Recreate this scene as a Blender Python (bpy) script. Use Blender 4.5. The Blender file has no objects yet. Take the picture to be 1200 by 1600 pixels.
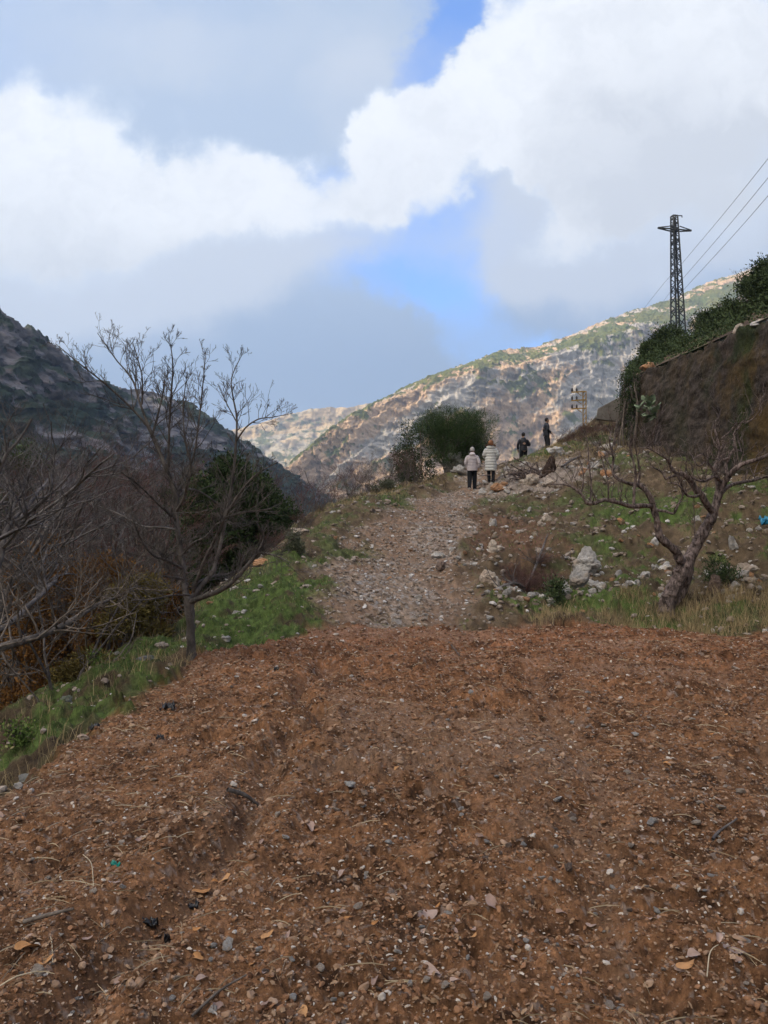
import bpy, bmesh, math, random
import numpy as np
from mathutils import Vector, Matrix, noise as mnoise

# ------------------------------------------------------------------ camera, sky, sun, exposure
C = bpy.context.scene
COL = C.collection
CAM_Z = 1.55
PITCH = math.atan(20 / 1200)
cam = bpy.data.cameras.new('camera')
cam.sensor_fit = 'VERTICAL'; cam.sensor_height = 36; cam.sensor_width = 27; cam.lens = 27
cam.clip_start = 0.05; cam.clip_end = 12000
camo = bpy.data.objects.new('camera', cam); COL.objects.link(camo)
camo.location = (0, 0, CAM_Z); camo.rotation_euler = (math.pi / 2 + PITCH, 0, 0)
C.camera = camo
C.render.resolution_x = 768; C.render.resolution_y = 1024
C.view_settings.view_transform = 'Standard'; C.view_settings.look = 'None'
C.view_settings.exposure = 0.5; C.view_settings.gamma = 1.0; C.view_settings.use_curve_mapping = False
C.cycles.max_bounces = 5; C.cycles.diffuse_bounces = 3; C.cycles.glossy_bounces = 1
C.cycles.transparent_max_bounces = 4; C.cycles.volume_bounces = 0
C.cycles.use_denoising = True
C.cycles.sample_clamp_indirect = 4

SUN_AZ = math.radians(-112)      # compass angle from +Y towards +X: the sun stands left and a little behind
SUN_EL = math.radians(27)
sun_dir = Vector((math.sin(SUN_AZ) * math.cos(SUN_EL), math.cos(SUN_AZ) * math.cos(SUN_EL), math.sin(SUN_EL)))
sl = bpy.data.lights.new('sun', 'SUN'); sl.energy = 4.6; sl.angle = math.radians(0.5); sl.color = (1.0, 0.86, 0.66)
slo = bpy.data.objects.new('sun', sl); COL.objects.link(slo)
slo.rotation_euler = sun_dir.to_track_quat('Z', 'Y').to_euler()

class NT:
    """small node-tree helper"""
    def __init__(s, nt): s.nt = nt; s.n = nt.nodes; s.l = nt.links
    def new(s, t, **kw):
        n = s.n.new(t)
        for k, v in kw.items(): setattr(n, k, v)
        return n
    def put(s, sock, v):
        if hasattr(v, 'is_output'): s.l.new(v, sock)
        else: sock.default_value = v
    def math(s, op, a, b=None, c=None, clamp=False):
        n = s.new('ShaderNodeMath', operation=op, use_clamp=clamp); s.put(n.inputs[0], a)
        if b is not None: s.put(n.inputs[1], b)
        if c is not None: s.put(n.inputs[2], c)
        return n.outputs[0]
    def vmath(s, op, a, b=None):
        n = s.new('ShaderNodeVectorMath', operation=op); s.put(n.inputs[0], a)
        if b is not None: s.put(n.inputs[1], b)
        return n
    def noise(s, vec, scale, detail=4, rough=0.55, dist=0.0, lac=2.0):
        n = s.new('ShaderNodeTexNoise'); s.put(n.inputs['Vector'], vec)
        n.inputs['Scale'].default_value = scale; n.inputs['Detail'].default_value = detail
        n.inputs['Roughness'].default_value = rough; n.inputs['Distortion'].default_value = dist
        n.inputs['Lacunarity'].default_value = lac
        return n.outputs[0]
    def step(s, v, a, b, lo=0.0, hi=1.0):
        n = s.new('ShaderNodeMapRange', interpolation_type='SMOOTHSTEP'); s.put(n.inputs[0], v)
        n.inputs[1].default_value = a; n.inputs[2].default_value = b
        n.inputs[3].default_value = lo; n.inputs[4].default_value = hi
        return n.outputs[0]
    def lin(s, v, a, b, lo=0.0, hi=1.0):
        n = s.new('ShaderNodeMapRange'); s.put(n.inputs[0], v)
        n.inputs[1].default_value = a; n.inputs[2].default_value = b
        n.inputs[3].default_value = lo; n.inputs[4].default_value = hi
        return n.outputs[0]
    def mix(s, f, a, b, mode='MIX'):
        n = s.new('ShaderNodeMix', data_type='RGBA', blend_type=mode)
        s.put(n.inputs[0], f)
        for k, v in ((6, a), (7, b)):
            if hasattr(v, 'is_output'): s.l.new(v, n.inputs[k])
            else: n.inputs[k].default_value = (*v[:3], 1)
        return n.outputs[2]

def build_world():
    w = bpy.data.worlds.new('World'); C.world = w; w.use_nodes = True
    t = NT(w.node_tree); t.n.clear()
    out = t.new('ShaderNodeOutputWorld'); bg = t.new('ShaderNodeBackground')
    bg.inputs['Strength'].default_value = 0.15; t.l.new(bg.outputs[0], out.inputs[0])
    sky = t.new('ShaderNodeTexSky', sky_type='NISHITA'); sky.sun_disc = False
    sky.sun_elevation = SUN_EL; sky.sun_rotation = SUN_AZ; sky.air_density = 1.0; sky.dust_density = 0.6; sky.ozone_density = 1.4
    tc = t.new('ShaderNodeTexCoord'); D = tc.outputs['Generated']
    sep = t.new('ShaderNodeSeparateXYZ'); t.l.new(D, sep.inputs[0])
    yy = t.math('MAXIMUM', t.math('ABSOLUTE', sep.outputs[1]), 0.12)     # clouds mirror behind the camera
    u = t.math('DIVIDE', sep.outputs[0], yy); v = t.math('DIVIDE', sep.outputs[2], yy)
    cmb = t.new('ShaderNodeCombineXYZ'); t.l.new(u, cmb.inputs[0]); t.l.new(v, cmb.inputs[1]); UV = cmb.outputs[0]
    # turbulent warp of the cloud field
    nw = t.new('ShaderNodeTexNoise'); t.l.new(UV, nw.inputs['Vector']); nw.inputs['Scale'].default_value = 7.0; nw.inputs['Detail'].default_value = 6; nw.inputs['Roughness'].default_value = 0.62
    w1 = t.vmath('SUBTRACT', nw.outputs[1], (0.5, 0.5, 0.5)).outputs[0]
    w2 = t.new('ShaderNodeVectorMath', operation='SCALE'); t.l.new(w1, w2.inputs[0]); w2.inputs['Scale'].default_value = 0.14
    UVW = t.vmath('ADD', UV, w2.outputs[0]).outputs[0]
    def field(blobs):
        acc = None
        for (px, py, rx, ry, rot, wt) in blobs:
            m = t.new('ShaderNodeMapping', vector_type='TEXTURE'); t.l.new(UVW, m.inputs[0])
            m.inputs['Location'].default_value = ((px - 600) / 1200, (820 - py) / 1200, 0)
            m.inputs['Rotation'].default_value = (0, 0, math.radians(rot))
            m.inputs['Scale'].default_value = (rx / 1200, ry / 1200, 1)
            ln = t.vmath('LENGTH', m.outputs[0]).outputs['Value']
            g = t.step(ln, 0.35, 1.35, wt, 0.0)
            acc = g if acc is None else t.math('ADD', acc, g)
        return acc
    fb = t.noise(UV, 5.0, 8, 0.6)
    fb2 = t.noise(UV, 16.0, 6, 0.6)
    soft = t.noise(UV, 2.2, 4, 0.5)
    # thin grey-blue veil
    veil = field([(250, 20, 560, 190, 8, 1.0), (40, 420, 480, 170, 0, .9), (430, 520, 330, 190, 0, .75), (300, 700, 500, 170, 0, .7),
                  (930, 430, 240, 90, 20, .9), (1150, 380, 300, 130, 15, .9), (560, 600, 230, 130, 20, 1.0), (1000, 200, 400, 260, 0, 1), (560, 110, 120, 150, 20, .5), (330, 190, 230, 90, 0, .9), (480, 170, 130, 90, 0, .6),
                  (700, 20, 40, 120, -35, -.9), (720, 350, 120, 80, 10, -.75), (710, 460, 80, 120, 0, -.7), (590, 420, 120, 70, 0, -.5), (650, 110, 50, 70, -30, -.8)])
    veil = t.math('ADD', veil, t.math('MULTIPLY', t.math('SUBTRACT', soft, 0.5), 0.9))
    veil = t.step(veil, 0.0, 1.1)
    # bright cumulus
    cum = field([(60, 260, 190, 150, 0, 1.0), (210, 300, 110, 100, 0, .8), (350, 290, 110, 80, 0, 1.0), (470, 300, 100, 70, 0, .95), (120, 350, 260, 90, 0, .6),
                 (590, 270, 60, 100, 0, .95), (640, 240, 80, 110, 25, .95), (750, 140, 110, 140, -20, 1.1), (840, 190, 90, 90, 0, .7), (900, 110, 190, 200, 0, 1.0), (1080, 180, 240, 210, 0, 1.1), (930, 330, 140, 60, 22, .9),
                 (1130, 60, 250, 140, 0, .8), (590, 200, 40, 90, 20, .3), (20, 150, 60, 70, 0, .5),
                 (820, 300, 55, 60, 45, -.75), (760, 340, 60, 60, 40, -.6), (665, 60, 60, 100, -25, -1.0), (700, -10, 45, 60, -30, -.8), (450, 150, 150, 65, 0, -.35), (230, 205, 60, 40, 0, -.4), (570, 120, 60, 70, 0, -.3)])
    cum = t.math('ADD', cum, t.math('MULTIPLY', t.math('SUBTRACT', fb, 0.5), 1.1))
    cum = t.math('ADD', cum, t.math('MULTIPLY', t.math('SUBTRACT', fb2, 0.5), 0.75))
    cm = t.step(cum, 0.08, 0.86)
    # behind the camera and overhead: broken overcast
    over = t.step(t.math('ADD', t.noise(D, 2.2, 6, 0.6), 0.0), 0.38, 0.56)
    front = t.step(sep.outputs[1], 0.10, 0.35)
    cm = t.math('ADD', t.math('MULTIPLY', cm, front), t.math('MULTIPLY', over, t.math('SUBTRACT', 1.0, front)), clamp=True)
    # pale grey base of the clouds, fading softly downwards
    base = field([(60, 400, 330, 150, 0, 1.1), (330, 390, 260, 90, 0, .75), (540, 370, 160, 60, 0, .45), (1050, 330, 330, 130, 10, 1.1), (900, 370, 160, 70, 25, .7), (1000, 200, 360, 260, 0, .8), (100, 60, 300, 100, 0, .30), (420, 60, 300, 90, 0, .3), (150, 500, 240, 70, 0, .25), (560, 170, 90, 120, 15, .4)])
    base = t.math('ADD', base, t.math('MULTIPLY', t.math('SUBTRACT', t.noise(UVW, 3.0, 7, 0.6), 0.5), 0.9))
    bm = t.math('MULTIPLY', t.step(base, 0.0, 1.0), 0.92)
    # colours (radiance / 0.15, as the background strength is 0.15)
    K = 1 / 0.15
    def kc(*c): return tuple(v * K * .84 for v in c)
    skyc = t.mix(1.0, sky.outputs[0], (.62, 1.08, 1.72), 'MULTIPLY')
    low = t.step(v, 0.10, 0.42)
    veilc = t.mix(low, kc(.12, .20, .315), kc(.45, .54, .66))
    c1 = t.mix(t.math('MULTIPLY', veil, 0.90), skyc, veilc)
    c1 = t.mix(bm, c1, kc(.60, .65, .74))
    shade = t.step(t.noise(UVW, 4.0, 6, 0.55), 0.35, 0.68)
    rightg = field([(1120, 300, 260, 170, 0, 1.0), (150, 430, 380, 90, 0, .8), (960, 250, 170, 130, 0, .4), (1100, 100, 200, 80, 10, .25)])
    shade2 = t.step(t.noise(UVW, 11.0, 8, 0.65), 0.40, 0.66)
    g = t.math('ADD', t.math('MULTIPLY', shade, 0.30), t.math('MULTIPLY', rightg, 0.70)); g = t.math('ADD', g, t.math('MULTIPLY', shade2, 0.30), clamp=True)
    cloudc = t.mix(g, kc(.93, .95, .98), kc(.64, .67, .72))
    edge = t.mix(t.step(cum, 0.2, 1.05), kc(.66, .74, .86), cloudc)
    # bright patch added to the unseen clouds behind, as soft directional light
    glow = t.math('MULTIPLY', t.step(t.vmath('DOT_PRODUCT', D, (-.62, -.30, .725)).outputs['Value'], .72, .99), t.math('SUBTRACT', 1.0, front))
    backc = t.mix(glow, kc(.62, .59, .55), kc(6.0, 5.5, 4.8))
    c2 = t.mix(cm, c1, t.mix(front, backc, edge))
    t.l.new(c2, bg.inputs['Color'])
    w.cycles.sampling_method = 'MANUAL'; w.cycles.sample_map_resolution = 512
build_world()

# ------------------------------------------------------------------ numpy noise and mesh helpers
RNG = np.random.default_rng(7)
random.seed(7)

def _h(ix, iy, iz, seed):
    h = (ix.astype(np.uint32) * np.uint32(374761393) + iy.astype(np.uint32) * np.uint32(668265263)
         + iz.astype(np.uint32) * np.uint32(2147483647) + np.uint32((seed * 1274126177) & 0xffffffff))
    h = (h ^ (h >> np.uint32(13))) * np.uint32(1274126177)
    h = (h ^ (h >> np.uint32(16))) * np.uint32(2246822519)
    return ((h ^ (h >> np.uint32(15))) & np.uint32(0xffffff)).astype(np.float32) / 16777215.0

def vn2(x, y, seed=0):
    fx = np.floor(x); fy = np.floor(y); tx = (x - fx); ty = (y - fy)
    ix = fx.astype(np.int64); iy = fy.astype(np.int64); z = np.zeros_like(ix)
    tx = tx * tx * tx * (tx * (tx * 6 - 15) + 10); ty = ty * ty * ty * (ty * (ty * 6 - 15) + 10)
    a = _h(ix, iy, z, seed); b = _h(ix + 1, iy, z, seed); c = _h(ix, iy + 1, z, seed); d = _h(ix + 1, iy + 1, z, seed)
    return (a * (1 - tx) + b * tx) * (1 - ty) + (c * (1 - tx) + d * tx) * ty - 0.5

def fb2(x, y, octv=4, gain=0.5, seed=0):
    s = 0; a = 1.0
    for i in range(octv):
        ca, sa = math.cos(0.7 * i), math.sin(0.7 * i)
        s = s + a * vn2((x * ca - y * sa) * 2 ** i + 17.3 * i, (x * sa + y * ca) * 2 ** i - 9.1 * i, seed + i); a *= gain
    return s

def vn3(x, y, z, seed=0):
    fx, fy, fz = np.floor(x), np.floor(y), np.floor(z)
    tx, ty, tz = x - fx, y - fy, z - fz
    ix, iy, iz = fx.astype(np.int64), fy.astype(np.int64), fz.astype(np.int64)
    tx = tx * tx * (3 - 2 * tx); ty = ty * ty * (3 - 2 * ty); tz = tz * tz * (3 - 2 * tz)
    r = 0
    for dx in (0, 1):
        wx = tx if dx else 1 - tx
        for dy in (0, 1):
            wy = ty if dy else 1 - ty
            for dz in (0, 1):
                r = r + _h(ix + dx, iy + dy, iz + dz, seed) * wx * wy * (tz if dz else 1 - tz)
    return r - 0.5

def fb3(x, y, z, octv=4, gain=0.5, seed=0, ridged=False):
    s = 0; a = 1.0
    for i in range(octv):
        k = 2.0 ** i
        n = vn3(x * k + 3.1 * i, y * k + 7.7 * i, z * k - 5.3 * i, seed + i)
        if ridged: n = 0.5 - np.abs(n) * 2
        s = s + a * n; a *= gain
    return s

def domes(x, y, cell, seed, rmin=.25, rmax=.6):
    """lumps: highest of the random domes of the neighbouring cells, 0..~rmax"""
    X = x / cell; Y = y / cell; fx = np.floor(X).astype(np.int64); fy = np.floor(Y).astype(np.int64); z = np.zeros_like(fx)
    best = np.zeros_like(X)
    for dx in (-1, 0, 1):
        for dy in (-1, 0, 1):
            cx = fx + dx; cy = fy + dy
            ox = cx + _h(cx, cy, z, seed); oy = cy + _h(cx, cy, z, seed + 1); r = rmin + (rmax - rmin) * _h(cx, cy, z, seed + 2) ** 2
            d2 = ((X - ox) ** 2 + (Y - oy) ** 2) / (r * r)
            best = np.maximum(best, r * np.sqrt(np.clip(1 - d2, 0, 1)))
    return best * cell

def sstep(a, b, v):
    t = np.clip((v - a) / (b - a), 0, 1); return t * t * (3 - 2 * t)

def make_mesh(name, V, F, attrs=None, smooth=True):
    """V (n,3), F (m,3|4) int or list of such arrays -> mesh"""
    me = bpy.data.meshes.new(name)
    V = np.ascontiguousarray(V, dtype=np.float32)
    Fs = F if isinstance(F, list) else [F]
    Fs = [np.ascontiguousarray(f, dtype=np.int32) for f in Fs if len(f)]
    loops = np.concatenate([f.ravel() for f in Fs]); tot = np.concatenate([np.full(len(f), f.shape[1], np.int32) for f in Fs])
    starts = np.concatenate([[0], np.cumsum(tot)[:-1]]).astype(np.int32)
    me.vertices.add(len(V)); me.vertices.foreach_set('co', V.ravel())
    me.loops.add(len(loops)); me.loops.foreach_set('vertex_index', loops)
    me.polygons.add(len(tot)); me.polygons.foreach_set('loop_start', starts); me.polygons.foreach_set('loop_total', tot)
    me.update(calc_edges=True)
    me.polygons.foreach_set('use_smooth', np.full(len(tot), bool(smooth)))
    for k, a in (attrs or {}).items():
        a = np.asarray(a, dtype=np.float32)
        if a.ndim == 1:
            at = me.attributes.new(k, 'FLOAT', 'POINT'); at.data.foreach_set('value', a)
        else:
            at = me.attributes.new(k, 'FLOAT_COLOR', 'POINT')
            if a.shape[1] == 3: a = np.concatenate([a, np.ones((len(a), 1), np.float32)], 1)
            at.data.foreach_set('color', np.ascontiguousarray(a).ravel())
    return me

def add(name, me, mat=None, parent=None, loc=None):
    o = bpy.data.objects.new(name, me); COL.objects.link(o)
    if mat is not None and len(me.materials) == 0: me.materials.append(mat)
    if parent is not None: o.parent = parent
    if loc is not None: o.location = loc
    return o

def tag(o, label=None, cat=None, group=None, kind=None):
    if label: o['label'] = label
    if cat: o['category'] = cat
    if group: o['group'] = group
    if kind: o['kind'] = kind
    return o

def empty(name, loc=(0, 0, 0), label=None, cat=None, group=None):
    o = bpy.data.objects.new(name, None); COL.objects.link(o); o.location = loc
    o.empty_display_size = 0.1
    return tag(o, label, cat, group)

def dup(root, loc=None, rotz=None, scale=None, label=None, group=None):
    r = root.copy(); COL.objects.link(r)
    if loc is not None: r.location = loc
    if rotz is not None: r.rotation_euler = (0, 0, rotz)
    if scale is not None: r.scale = scale if hasattr(scale, '__len__') else (scale,) * 3
    if label: r['label'] = label
    if group: r['group'] = group
    for ch in list(root.children):
        c = ch.copy(); COL.objects.link(c); c.parent = r
        for g in list(ch.children):
            d = g.copy(); COL.objects.link(d); d.parent = c
    return r

# ------------------------------------------------------------------ picture <-> place
CP, SP = math.cos(PITCH), math.sin(PITCH)
def ray(px, py):
    a = (px - 600) / 1200; b = (800 - py) / 1200
    return np.array([a, CP - b * SP, SP + b * CP])
def P(px, py, Y):
    r = ray(px, py); s = Y / r[1]
    return (r[0] * s, Y, CAM_Z + r[2] * s)

ctrl = []
for X in (-2.1, 0, 2, 4, 6.5, 9):
    for Y in (-6, -2, 1, 4, 7, 9.5): ctrl.append((X, Y, 0.0))
ctrl += [(-1.1, 11, 0), (0, 11.3, 0), (2, 11.6, 0), (4, 11.3, 0), (-2.2, 8.8, 0)]
for q in [(100, 1100, 8), (20, 1190, 5.5), (40, 1105, 8.3), (240, 1000, 11), (200, 1035, 10), (350, 960, 12.5), (400, 930, 13.5), (440, 872, 15.5),
          (470, 832, 19), (500, 803, 23), (560, 780, 26.5), (620, 760, 30), (490, 950, 12), (490, 870, 16),
          (620, 900, 14.8), (640, 850, 18.2), (680, 800, 23.4), (735, 766, 29.4), (700, 768, 30),
          (760, 900, 14.5), (770, 850, 17.5), (760, 800, 22), (780, 780, 27), (850, 940, 12.8), (920, 870, 15.5), (1000, 900, 14), (1000, 800, 20),
          (1000, 740, 25), (900, 800, 21), (860, 740, 29), (800, 760, 29), (840, 770, 26), (1100, 900, 13.8), (1100, 800, 19), (1180, 900, 13.3),
          (1195, 760, 19.5), (940, 700, 33), (975, 690, 35), (900, 740, 28), (860, 706, 34), (775, 750, 31), (885, 694, 37), (925, 668, 38), (955, 652, 42),
          (1100, 968, 11.8), (1200, 975, 11.4), (818, 735, 38), (690, 742, 34)]:
    ctrl.append(P(*q))
ctrl += [(-5, 15, -1.5), (-6, 20, -2), (-5, 25, -1), (-4, 30, 0), (-2, 35, .5), (1, 38, 1.6), (-8, 10, -2.6), (-6, 8, -1.6), (-5, 5, -1.2), (-4, 2, -.8), (-4, -3, -.8),
         (-10, 5, -3.5), (-15, 12, -6), (-15, 25, -8), (-12, 35, -7), (-5, 45, -6), (-25, 40, -13), (-30, 20, -12), (-30, 0, -10), (4, 46, 1.2), (8, 50, 2.5), (2, 55, -4),
         (12, 60, 2), (10, 47, 3.6), (14, 46, 6.5), (16, 52, 4.5), (13, 55, 2.5), (15, 30, 4.5), (14, 20, 3), (12, 12, .8), (20, 10, 1.5), (20, 40, 4), (0, 80, -15), (20, 80, -6), (40, 80, -2), (-20, 80, -22), (-45, 60, -22),
         (40, 40, 4), (30, 0, 2), (0, -20, 0), (30, -20, 0), (-20, -20, -6)]
ctrl = np.array(ctrl, dtype=np.float64)

def tps_fit(Pc, reg=0.02):
    n = len(Pc); d = np.hypot(Pc[:, None, 0] - Pc[None, :, 0], Pc[:, None, 1] - Pc[None, :, 1])
    K = np.where(d > 0, d * d * np.log(d + 1e-12), 0) + np.eye(n) * reg
    Q = np.c_[np.ones(n), Pc[:, :2]]
    A = np.zeros((n + 3, n + 3)); A[:n, :n] = K; A[:n, n:] = Q; A[n:, :n] = Q.T
    return np.linalg.solve(A, np.r_[Pc[:, 2], 0, 0, 0])
TW = tps_fit(ctrl)
def tps(x, y):
    x = np.asarray(x, float).ravel(); y = np.asarray(y, float).ravel(); out = np.empty_like(x)
    for i in range(0, len(x), 60000):
        xs, ys = x[i:i + 60000, None], y[i:i + 60000, None]
        d2 = (xs - ctrl[None, :, 0]) ** 2 + (ys - ctrl[None, :, 1]) ** 2
        out[i:i + 60000] = (0.5 * d2 * np.log(d2 + 1e-12)) @ TW[:-3] + TW[-3] + TW[-2] * xs[:, 0] + TW[-1] * ys[:, 0]
    return out

def H0(x, y):
    """ground without the fine relief"""
    x = np.asarray(x, float).ravel(); y = np.asarray(y, float).ravel()
    r = np.hypot(x, y); zf = -34.0 - sstep(100, 700, r) * 20
    w = sstep(48, 85, r)
    z = np.empty_like(x); near = w < 1
    z[near] = tps(x[near], y[near]) * (1 - w[near]); z[~near] = 0
    return z + zf * w

_xe_y = [-8, 4.7, 8.9, 10.2, 11.2]; _xe_x = [-2.45, -2.35, -2.25, -1.7, -1.0]
_yf_x = [-2.2, -1.1, 0, 1.2, 2.5, 4, 5.2, 8, 14]; _yf_y = [9.2, 11.1, 11.5, 11.7, 11.9, 11.6, 10.9, 10, 9.5]
def field_mask(x, y):
    n = fb2(x * 1.3, y * 1.3, 4, seed=50) * 0.7 + fb2(x * 8, y * 8, 3, .7, seed=51) * .35
    d = np.minimum(x - np.interp(y, _xe_y, _xe_x), np.interp(x, _yf_x, _yf_y) - y)
    return sstep(-0.12, 0.15, d + n * 0.5)
_pc_y = [11, 14.8, 18.2, 23.4, 29.4, 34]; _pc_x = [0.1, .25, .6, 1.5, 3.3, 4.6]; _pw = [1.2, 1.2, 1.25, 1.15, .85, .5]
def path_mask(x, y):
    n = fb2(x * .9 + 5, y * .9, 4, seed=60) * 0.9
    d = np.interp(y, _pc_y, _pw) - np.abs(x - np.interp(y, _pc_y, _pc_x))
    return sstep(-0.25, 0.35, d + n) * sstep(11.0, 12.2, y + fb2(x * 2, y * 2, 3, seed=61)) * (1 - sstep(32, 36, y))

def seg_d(x, y, pts):
    best = np.full_like(x, 1e9)
    for (ax, ay), (bx, by) in zip(pts[:-1], pts[1:]):
        vx, vy = bx - ax, by - ay; t = np.clip(((x - ax) * vx + (y - ay) * vy) / (vx * vx + vy * vy), 0, 1)
        best = np.minimum(best, np.hypot(x - ax - t * vx, y - ay - t * vy))
    return best
FUR1 = [(-.62, 8.6), (-.71, 7.7), (-.59, 5.0), (-.76, 3.9), (-.9, 2.8), (-1.0, 2.0)]
FUR2 = [(1.6, 8.2), (1.34, 5.2), (1.12, 4.2), (.9, 3.1), (.8, 2.0)]
FUR3 = [(3.9, 8.8), (2.7, 5.4), (2.0, 3.4)]

def relief(x, y, near_r=60):
    """fine relief; returns z offset and masks"""
    x = np.asarray(x, float).ravel(); y = np.asarray(y, float).ravel(); r = np.hypot(x, y)
    fm = field_mask(x, y); pm = path_mask(x, y) * (1 - fm)
    z = np.zeros_like(x)
    k = r < near_r
    X, Y = x[k], y[k]
    wx = X + fb2(X * 6, Y * 6, 3, seed=3) * 0.06; wy = Y + fb2(X * 6 + 9, Y * 6, 3, seed=4) * 0.06
    rough = sstep(-.25, .25, fb2(X * 1.1, Y * 1.1, 3, seed=8))
    soil = fb2(X * 1.2, Y * 0.8, 3, seed=10) * 0.07 + fb2(X * 5, Y * 5, 4, .6, seed=11) * 0.05 * (0.5 + rough)
    soil = soil + (domes(wx, wy, .16, 20) * .30 + domes(wx + 3, wy, .07, 24) * .34) * (0.35 + .75 * rough) + fb2(X * 28, Y * 28, 4, .75, seed=12) * .010
    j = r[k] < 9
    s3 = np.zeros_like(X); s3[j] = domes(wx[j], wy[j] + 5, .028, 28) * .4
    soil = soil + s3
    wob = fb2(X * 1.5, Y * 1.5, 3, seed=13) * .25
    for f, dp, wd in ((FUR1, .10, .10), (FUR2, .045, .12), (FUR3, .035, .12)):
        d = seg_d(X + wob, Y, f); soil = soil - dp * np.exp(-(d / wd) ** 2) + dp * .45 * np.exp(-((d - wd * 2.2) / wd) ** 2)
        soil = soil * (1 - .0 * d)
    grav = fb2(X * 2, Y * 2, 3, seed=14) * .07 + domes(wx, wy, .14, 32) * .5 + domes(wx, wy + 2, .06, 36) * .5
    bank = fb2(X * .7, Y * .7, 5, .55, seed=15) * .42 + domes(wx, wy, .35, 40) * .3 + domes(wx, wy, .12, 44) * .5 + fb2(X * 9, Y * 9, 3, .6, seed=16) * .05
    bank = bank * np.clip((1 - fm[k]), 0, 1)
    z[k] = soil * fm[k] + (1 - fm[k]) * (grav * pm[k] + bank * (1 - pm[k]) - .04)
    far = np.clip((r - 20) / 60, 0, 1)
    z = z + fb2(x * .08, y * .08, 4, seed=17) * 3 * sstep(45, 140, r)
    return z, fm, pm

_cache = {}
def ground(x, y):
    """height of the finished ground"""
    x = np.atleast_1d(np.asarray(x, float)); y = np.atleast_1d(np.asarray(y, float))
    return H0(x, y) + relief(x, y)[0]
def gz(x, y): return float(ground(x, y)[0])
def hit(px, py):
    """the ground point seen at a pixel of the photograph"""
    r = ray(px, py); Y = np.geomspace(1.5, 90, 1500); s = Y / r[1]
    x = r[0] * s; z = CAM_Z + r[2] * s
    h = H0(x, Y); below = np.nonzero(z < h)[0]
    i = below[0] if len(below) else int(np.argmin(z - h))
    return float(x[i]), float(Y[i]), gz(x[i], Y[i])

# ------------------------------------------------------------------ materials
MATS = {}
def bsdf_mat(name, rough=0.9, spec=0.2):
    m = bpy.data.materials.new(name); m.use_nodes = True
    t = NT(m.node_tree); b = t.n['Principled BSDF']
    b.inputs['Roughness'].default_value = rough; b.inputs['Specular IOR Level'].default_value = spec
    MATS[name] = m
    return m, t, b
def bump(t, b, h, strength, dist):
    n = t.new('ShaderNodeBump'); n.inputs['Strength'].default_value = strength; n.inputs['Distance'].default_value = dist
    t.l.new(h, n.inputs['Height']); t.l.new(n.outputs[0], b.inputs['Normal']); return n
def attr(t, name):
    a = t.new('ShaderNodeAttribute'); a.attribute_name = name; return a
def objpos(t): return t.new('ShaderNodeTexCoord').outputs['Object']
def scaled(t, col, f):
    n = t.vmath('SCALE', col); t.put(n.inputs['Scale'], f); return n.outputs[0]

def mat_terrain():
    m, t, b = bsdf_mat('earth', .95, .12)
    a = attr(t, 'albedo'); g = t.new('ShaderNodeNewGeometry').outputs['Position']
    n1 = t.noise(g, 60, 5, .7); n2 = t.noise(g, 9, 4, .6)
    f = t.math('MULTIPLY', t.lin(n1, .3, .7, .62, 1.4), t.lin(n2, .3, .7, .85, 1.15))
    t.l.new(scaled(t, a.outputs['Color'], f), b.inputs['Base Color'])
    bump(t, b, t.noise(g, 90, 6, .8), 1.0, .02)
    return m
def mat_mountain(name, grey, orange, green):
    m, t, b = bsdf_mat(name, .95, .08)
    g = t.new('ShaderNodeNewGeometry').outputs['Position']
    veg = attr(t, 'veg').outputs['Fac']; org = attr(t, 'ochre').outputs['Fac']; dk = attr(t, 'stain').outputs['Fac']
    sc = 1.0
    n1 = t.noise(g, .11, 6, .7); n2 = t.noise(g, .35, 4, .7); n3 = t.noise(g, .03, 4, .6)
    rock = t.mix(t.step(t.math('ADD', org, t.math('MULTIPLY', t.math('SUBTRACT', n1, .5), 1.2)), .4, .75), grey, orange)
    rock = scaled(t, rock, t.math('MULTIPLY', t.lin(n2, .3, .7, .72, 1.22), t.lin(dk, 0, 1, 1.08, .5)))
    vg = t.mix(t.step(n3, .35, .65), green, [c * f for c, f in zip(green, (1.7, 1.35, 1.1))])
    vg = scaled(t, vg, t.lin(n2, .3, .7, .55, 1.5))
    k = t.step(t.math('ADD', veg, t.math('MULTIPLY', t.math('SUBTRACT', n2, .5), .5)), .42, .58)
    t.l.new(t.mix(k, rock, vg), b.inputs['Base Color'])
    bump(t, b, t.noise(g, .4, 5, .65), .7, 1.8)
    return m
def mat_rock(name, c1, c2, c3, sc=6.0):
    m, t, b = bsdf_mat(name, .9, .2)
    p = objpos(t); oi = t.new('ShaderNodeObjectInfo')
    off = t.vmath('ADD', p, oi.outputs['Location']).outputs[0]
    n1 = t.noise(off, sc, 6, .65); n2 = t.noise(off, sc * 5, 5, .7); n3 = t.noise(off, sc * .5, 3, .5)
    c = t.mix(t.step(n1, .42, .62), c1, c2)
    c = t.mix(t.math('MULTIPLY', t.step(n3, .5, .68), .7), c, c3)
    c = scaled(t, c, t.math('MULTIPLY', t.lin(n2, .3, .7, .75, 1.2), t.lin(oi.outputs['Random'], 0, 1, .72, 1.12)))
    t.l.new(c, b.inputs['Base Color'])
    bump(t, b, t.noise(off, sc * 4, 6, .7), .8, .03)
    return m
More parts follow.
